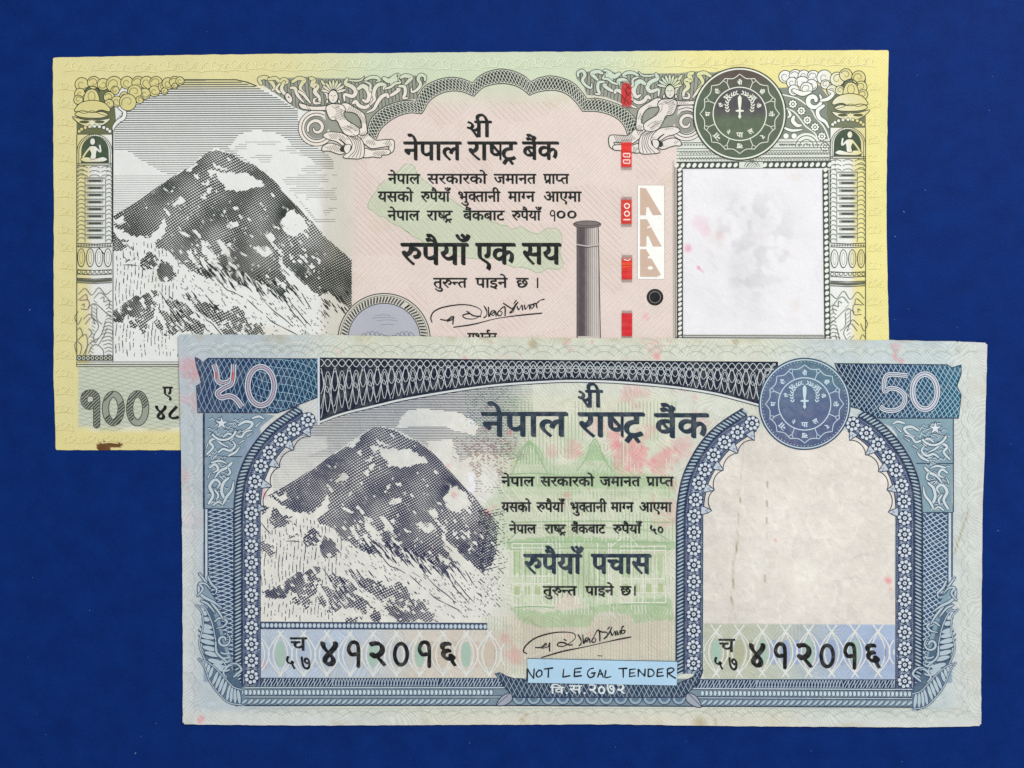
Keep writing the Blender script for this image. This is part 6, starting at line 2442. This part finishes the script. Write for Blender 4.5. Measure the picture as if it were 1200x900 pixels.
sig(p, 560, 675, 0.25, [
    [(229, 363), (214, 352), (226, 325), (270, 290), (340, 268), (400, 262), (446, 267), (458, 284), (444, 304), (404, 328), (374, 326), (380, 312), (404, 312), (424, 322), (444, 322)],
    [(270, 334), (296, 334), (318, 316), (320, 324), (300, 338), (330, 330), (336, 312), (336, 352)], [(404, 296), (414, 302)],
    [(470, 274), (482, 296), (484, 316), (474, 326)], [(492, 276), (496, 316), (506, 292), (518, 290), (514, 308), (506, 306), (522, 294), (526, 312)],
    [(540, 290), (534, 306), (546, 310), (554, 296), (544, 288), (560, 254), (570, 262), (572, 304)], [(562, 252), (582, 262), (604, 264), (606, 284), (590, 294), (612, 272), (628, 240)],
    [(622, 258), (630, 278), (642, 258), (646, 278)], [(618, 238), (608, 248)], [(652, 256), (656, 276), (668, 254), (670, 274)], [(672, 254), (690, 256), (682, 270), (674, 262), (676, 240), (684, 234)],
    [(300, 381), (400, 352), (500, 332), (600, 309), (660, 296), (718, 285)]], 1.7)
p.build("signature", N2)
BK = (18, 18, 20)
for nm, items in (("serial_number", (("\u091a", 340, 746.8, 360, 762.5, .8), ("\u096b", 335.5, 768.5, 346.5, 784, .8), ("\u096d", 352.5, 769, 364, 784.5, .8), ("\u096a", 376, 751.5, 396, 780.5, 2.2), ("\u0967", 408, 751.5, 421.5, 780.5, 2.2), ("\u0968", 432.5, 751.5, 452.5, 780.5, 2.2),
                                     ("\u0966", 460.5, 752, 479.5, 781, 2.0), ("\u0967", 491, 751.5, 504.5, 780.5, 2.2), ("\u096c", 516, 752, 535, 780.5, 2.2))),
                  ("serial_number", (("\u091a", 842, 748.5, 861.5, 764, .8), ("\u096b", 837, 769.5, 847.5, 784.5, .8), ("\u096d", 853.5, 770, 864, 785.5, .8), ("\u096a", 878, 753.5, 896.5, 782, 2.2), ("\u0967", 908, 753.5, 921, 782, 2.2), ("\u0968", 933, 753.5, 952, 782.5, 2.2),
                                     ("\u0966", 960, 754, 978.5, 783, 2.0), ("\u0967", 989.5, 753.5, 1002.5, 782.5, 2.2), ("\u096c", 1014, 754, 1032, 783, 2.2)))):
    p = c2(5)
    for ch, x0, y0, x1, y1, b in items:
        if ch in ("\u0967",):
            x0 -= .5
            # round bowl left, straight stem right, as the numbering machine prints it
            w_, h_ = x1 - x0, y1 - y0
            P = spline([(x0 + w_ * .62, y0 + h_ * .52), (x0 + w_ * .30, y0 + h_ * .52), (x0 + w_ * .08, y0 + h_ * .32), (x0 + w_ * .30, y0 + h_ * .06), (x0 + w_ * .72, y0 + h_ * .06), (x0 + w_ * .90, y0 + h_ * .30), (x0 + w_ * .90, y0 + h_)], 7)
            p.ribbon(P, 4.5, BK)
            p.disc(P[0][0], P[0][1], 2.6, BK)
            p.disc(P[-1][0], P[-1][1], 2.25, BK)
        elif ch == "\u0966":
            p.ring((x0 + x1) / 2, (y0 + y1) / 2, (x1 - x0) / 2 - 2.1, 4.4, BK, 40, (y1 - y0) / 2 - 2.1)
        else:
            fit(p, ch, (x0 + b / 3, y0 + b / 3, x1 - b / 3, y1 - b / 3), BK, b)
    p.build(nm, N2)
bpy.data.objects["serial_number.001"]['label'] = "black serial number at the lower left"
bpy.data.objects["serial_number.002"]['label'] = "black serial number at the lower right"

# ------------------------------------------------------------------ the label strip
LBL = root("paper_label", "pale blue strip handwritten NOT LEGAL TENDER, stuck on the lower middle of the top note", "label", 0, 0, 0)


def strip(name, quad, z0, th, mat, parent):
    P = np.array(quad, float)
    nx, ny = 90, 16
    s = np.linspace(0, 1, nx)[None, :, None]
    t = np.linspace(0, 1, ny)[:, None, None]
    Q = (1 - t) * ((1 - s) * P[0] + s * P[1]) + t * ((1 - s) * P[3] + s * P[2])
    X, Y = Q[..., 0], Q[..., 1]
    Z = SH2.z(X, Y) + z0 + th
    V = np.stack([(X - 600) * S, (450 - Y) * S, Z], -1).reshape(-1, 3)
    idx = np.arange(nx * ny).reshape(ny, nx)
    F = np.stack([idx[:-1, :-1], idx[1:, :-1], idx[1:, 1:], idx[:-1, 1:]], -1).reshape(-1, 4).tolist()
    per = np.concatenate([idx[0, :-1], idx[:-1, -1], idx[-1, :0:-1], idx[:0:-1, 0]])
    n0 = len(V)
    VB = V[per].copy()
    VB[:, 2] -= th
    k = np.arange(len(per))
    F += np.stack([per, np.roll(per, -1), n0 + np.roll(k, -1), n0 + k], -1).tolist() + [list(n0 + k)]
    me = bpy.data.meshes.new(name)
    me.from_pydata(np.vstack([V, VB]).tolist(), [], F)
    A = np.ones((n0 + len(per), 4))
    x, y = X.ravel(), Y.ravel()
    c = np.tile([176.0, 208, 230], (n0, 1)) + ((NZ[1](x, y, 20, 3) - .5) * 12)[:, None]
    c = blend(c, [190, 214, 226], soft(x, 640, 618) * .5)
    A[:n0, :3] = lin(c)
    A[n0:, :3] = lin((150, 176, 196))
    at = me.color_attributes.new("print_colour", 'FLOAT_COLOR', 'POINT')
    at.data.foreach_set("color", A.ravel())
    me.materials.append(mat)
    me.update()
    o = bpy.data.objects.new(name, me)
    COL.objects.link(o)
    o.parent = parent
    return o


strip("strip", [(617.8, 771), (793.5, 774.4), (792.8, 803), (618.5, 799.8)], 0.0075, 0.010, LABEL_PAPER, LBL)
p = Print(SH2, 0)
p.layer = 19.5
p.ribbon([(617.8, 771.4), (793.5, 774.8)], 0.7, (52, 60, 66))
HW = (22, 28, 38)


def hand(strokes):
    for s in strokes:
        P = spline([(560 + a * .25, 675 + b * .25) for a, b in s], 5)
        P = P + np.stack([NZ[3](P[:, 0], P[:, 1], 5) - .5, NZ[4](P[:, 0], P[:, 1], 5) - .5], 1) * .5
        p.ribbon(P, 1.2 + 1.0 * NZ[5](P[:, 0], P[:, 1], 4), HW)
        p.disc(P[0][0], P[0][1], .62, HW, n=8)
        p.disc(P[-1][0], P[-1][1], .62, HW, n=8)


hand([[(232, 490), (232, 434)], [(232, 434), (246, 460), (262, 478)], [(262, 480), (264, 434)],
      [(286, 440), (274, 456), (282, 472), (298, 464), (298, 446), (284, 440)], [(310, 436), (352, 430)], [(331, 434), (330, 474)],
      [(402, 436), (399, 472)], [(399, 472), (432, 466)], [(454, 434), (452, 470)], [(454, 434), (486, 430)], [(452, 450), (480, 448)], [(452, 470), (486, 466)],
      [(542, 430), (524, 436), (514, 456), (524, 474), (542, 468), (546, 454)], [(532, 454), (552, 452)],
      [(562, 474), (572, 436)], [(572, 436), (588, 474)], [(565, 460), (586, 458)], [(600, 440), (596, 474), (624, 470)],
      [(660, 434), (700, 432)], [(680, 434), (682, 474)], [(712, 438), (710, 470)], [(710, 438), (738, 434)], [(710, 454), (732, 452)], [(710, 470), (738, 466)],
      [(752, 470), (752, 436)], [(752, 436), (768, 454), (782, 468)], [(782, 470), (784, 434)], [(798, 470), (798, 436)], [(796, 436), (816, 438), (826, 454), (816, 468), (798, 470)],
      [(842, 436), (840, 470)], [(842, 436), (868, 434)], [(840, 452), (864, 450)], [(840, 470), (870, 466)],
      [(888, 474), (888, 436)], [(886, 436), (906, 430), (918, 438), (908, 450), (890, 454)], [(892, 454), (906, 466), (926, 478)]])
p.build("handwriting", LBL)

# ------------------------------------------------------------------ tidy up
bpy.data.objects.remove(_ob)
bpy.data.curves.remove(_cu)
for o in bpy.data.objects:
    if o.name.split('.')[0] in ("cloud_underprint", "wave_underprint", "panel_wave_lines", "palace_underprint", "engraved_sky", "lattice_lines", "guilloche_lines", "serial_weave", "bead_row", "lower_border_beads", "arch_lattice", "lattice_strip", "banner_lines"):
        o['kind'] = 'stuff'
for r0, (px, py, pz) in ((N1, (552, 293, 0.001)), (N2, (682, 621, 0.012)), (LBL, (705, 787, 0.024))):
    loc = Vector(((px - 600) * S, (450 - py) * S, pz))
    r0.location = loc
    for ch in r0.children:
        ch.location = -loc
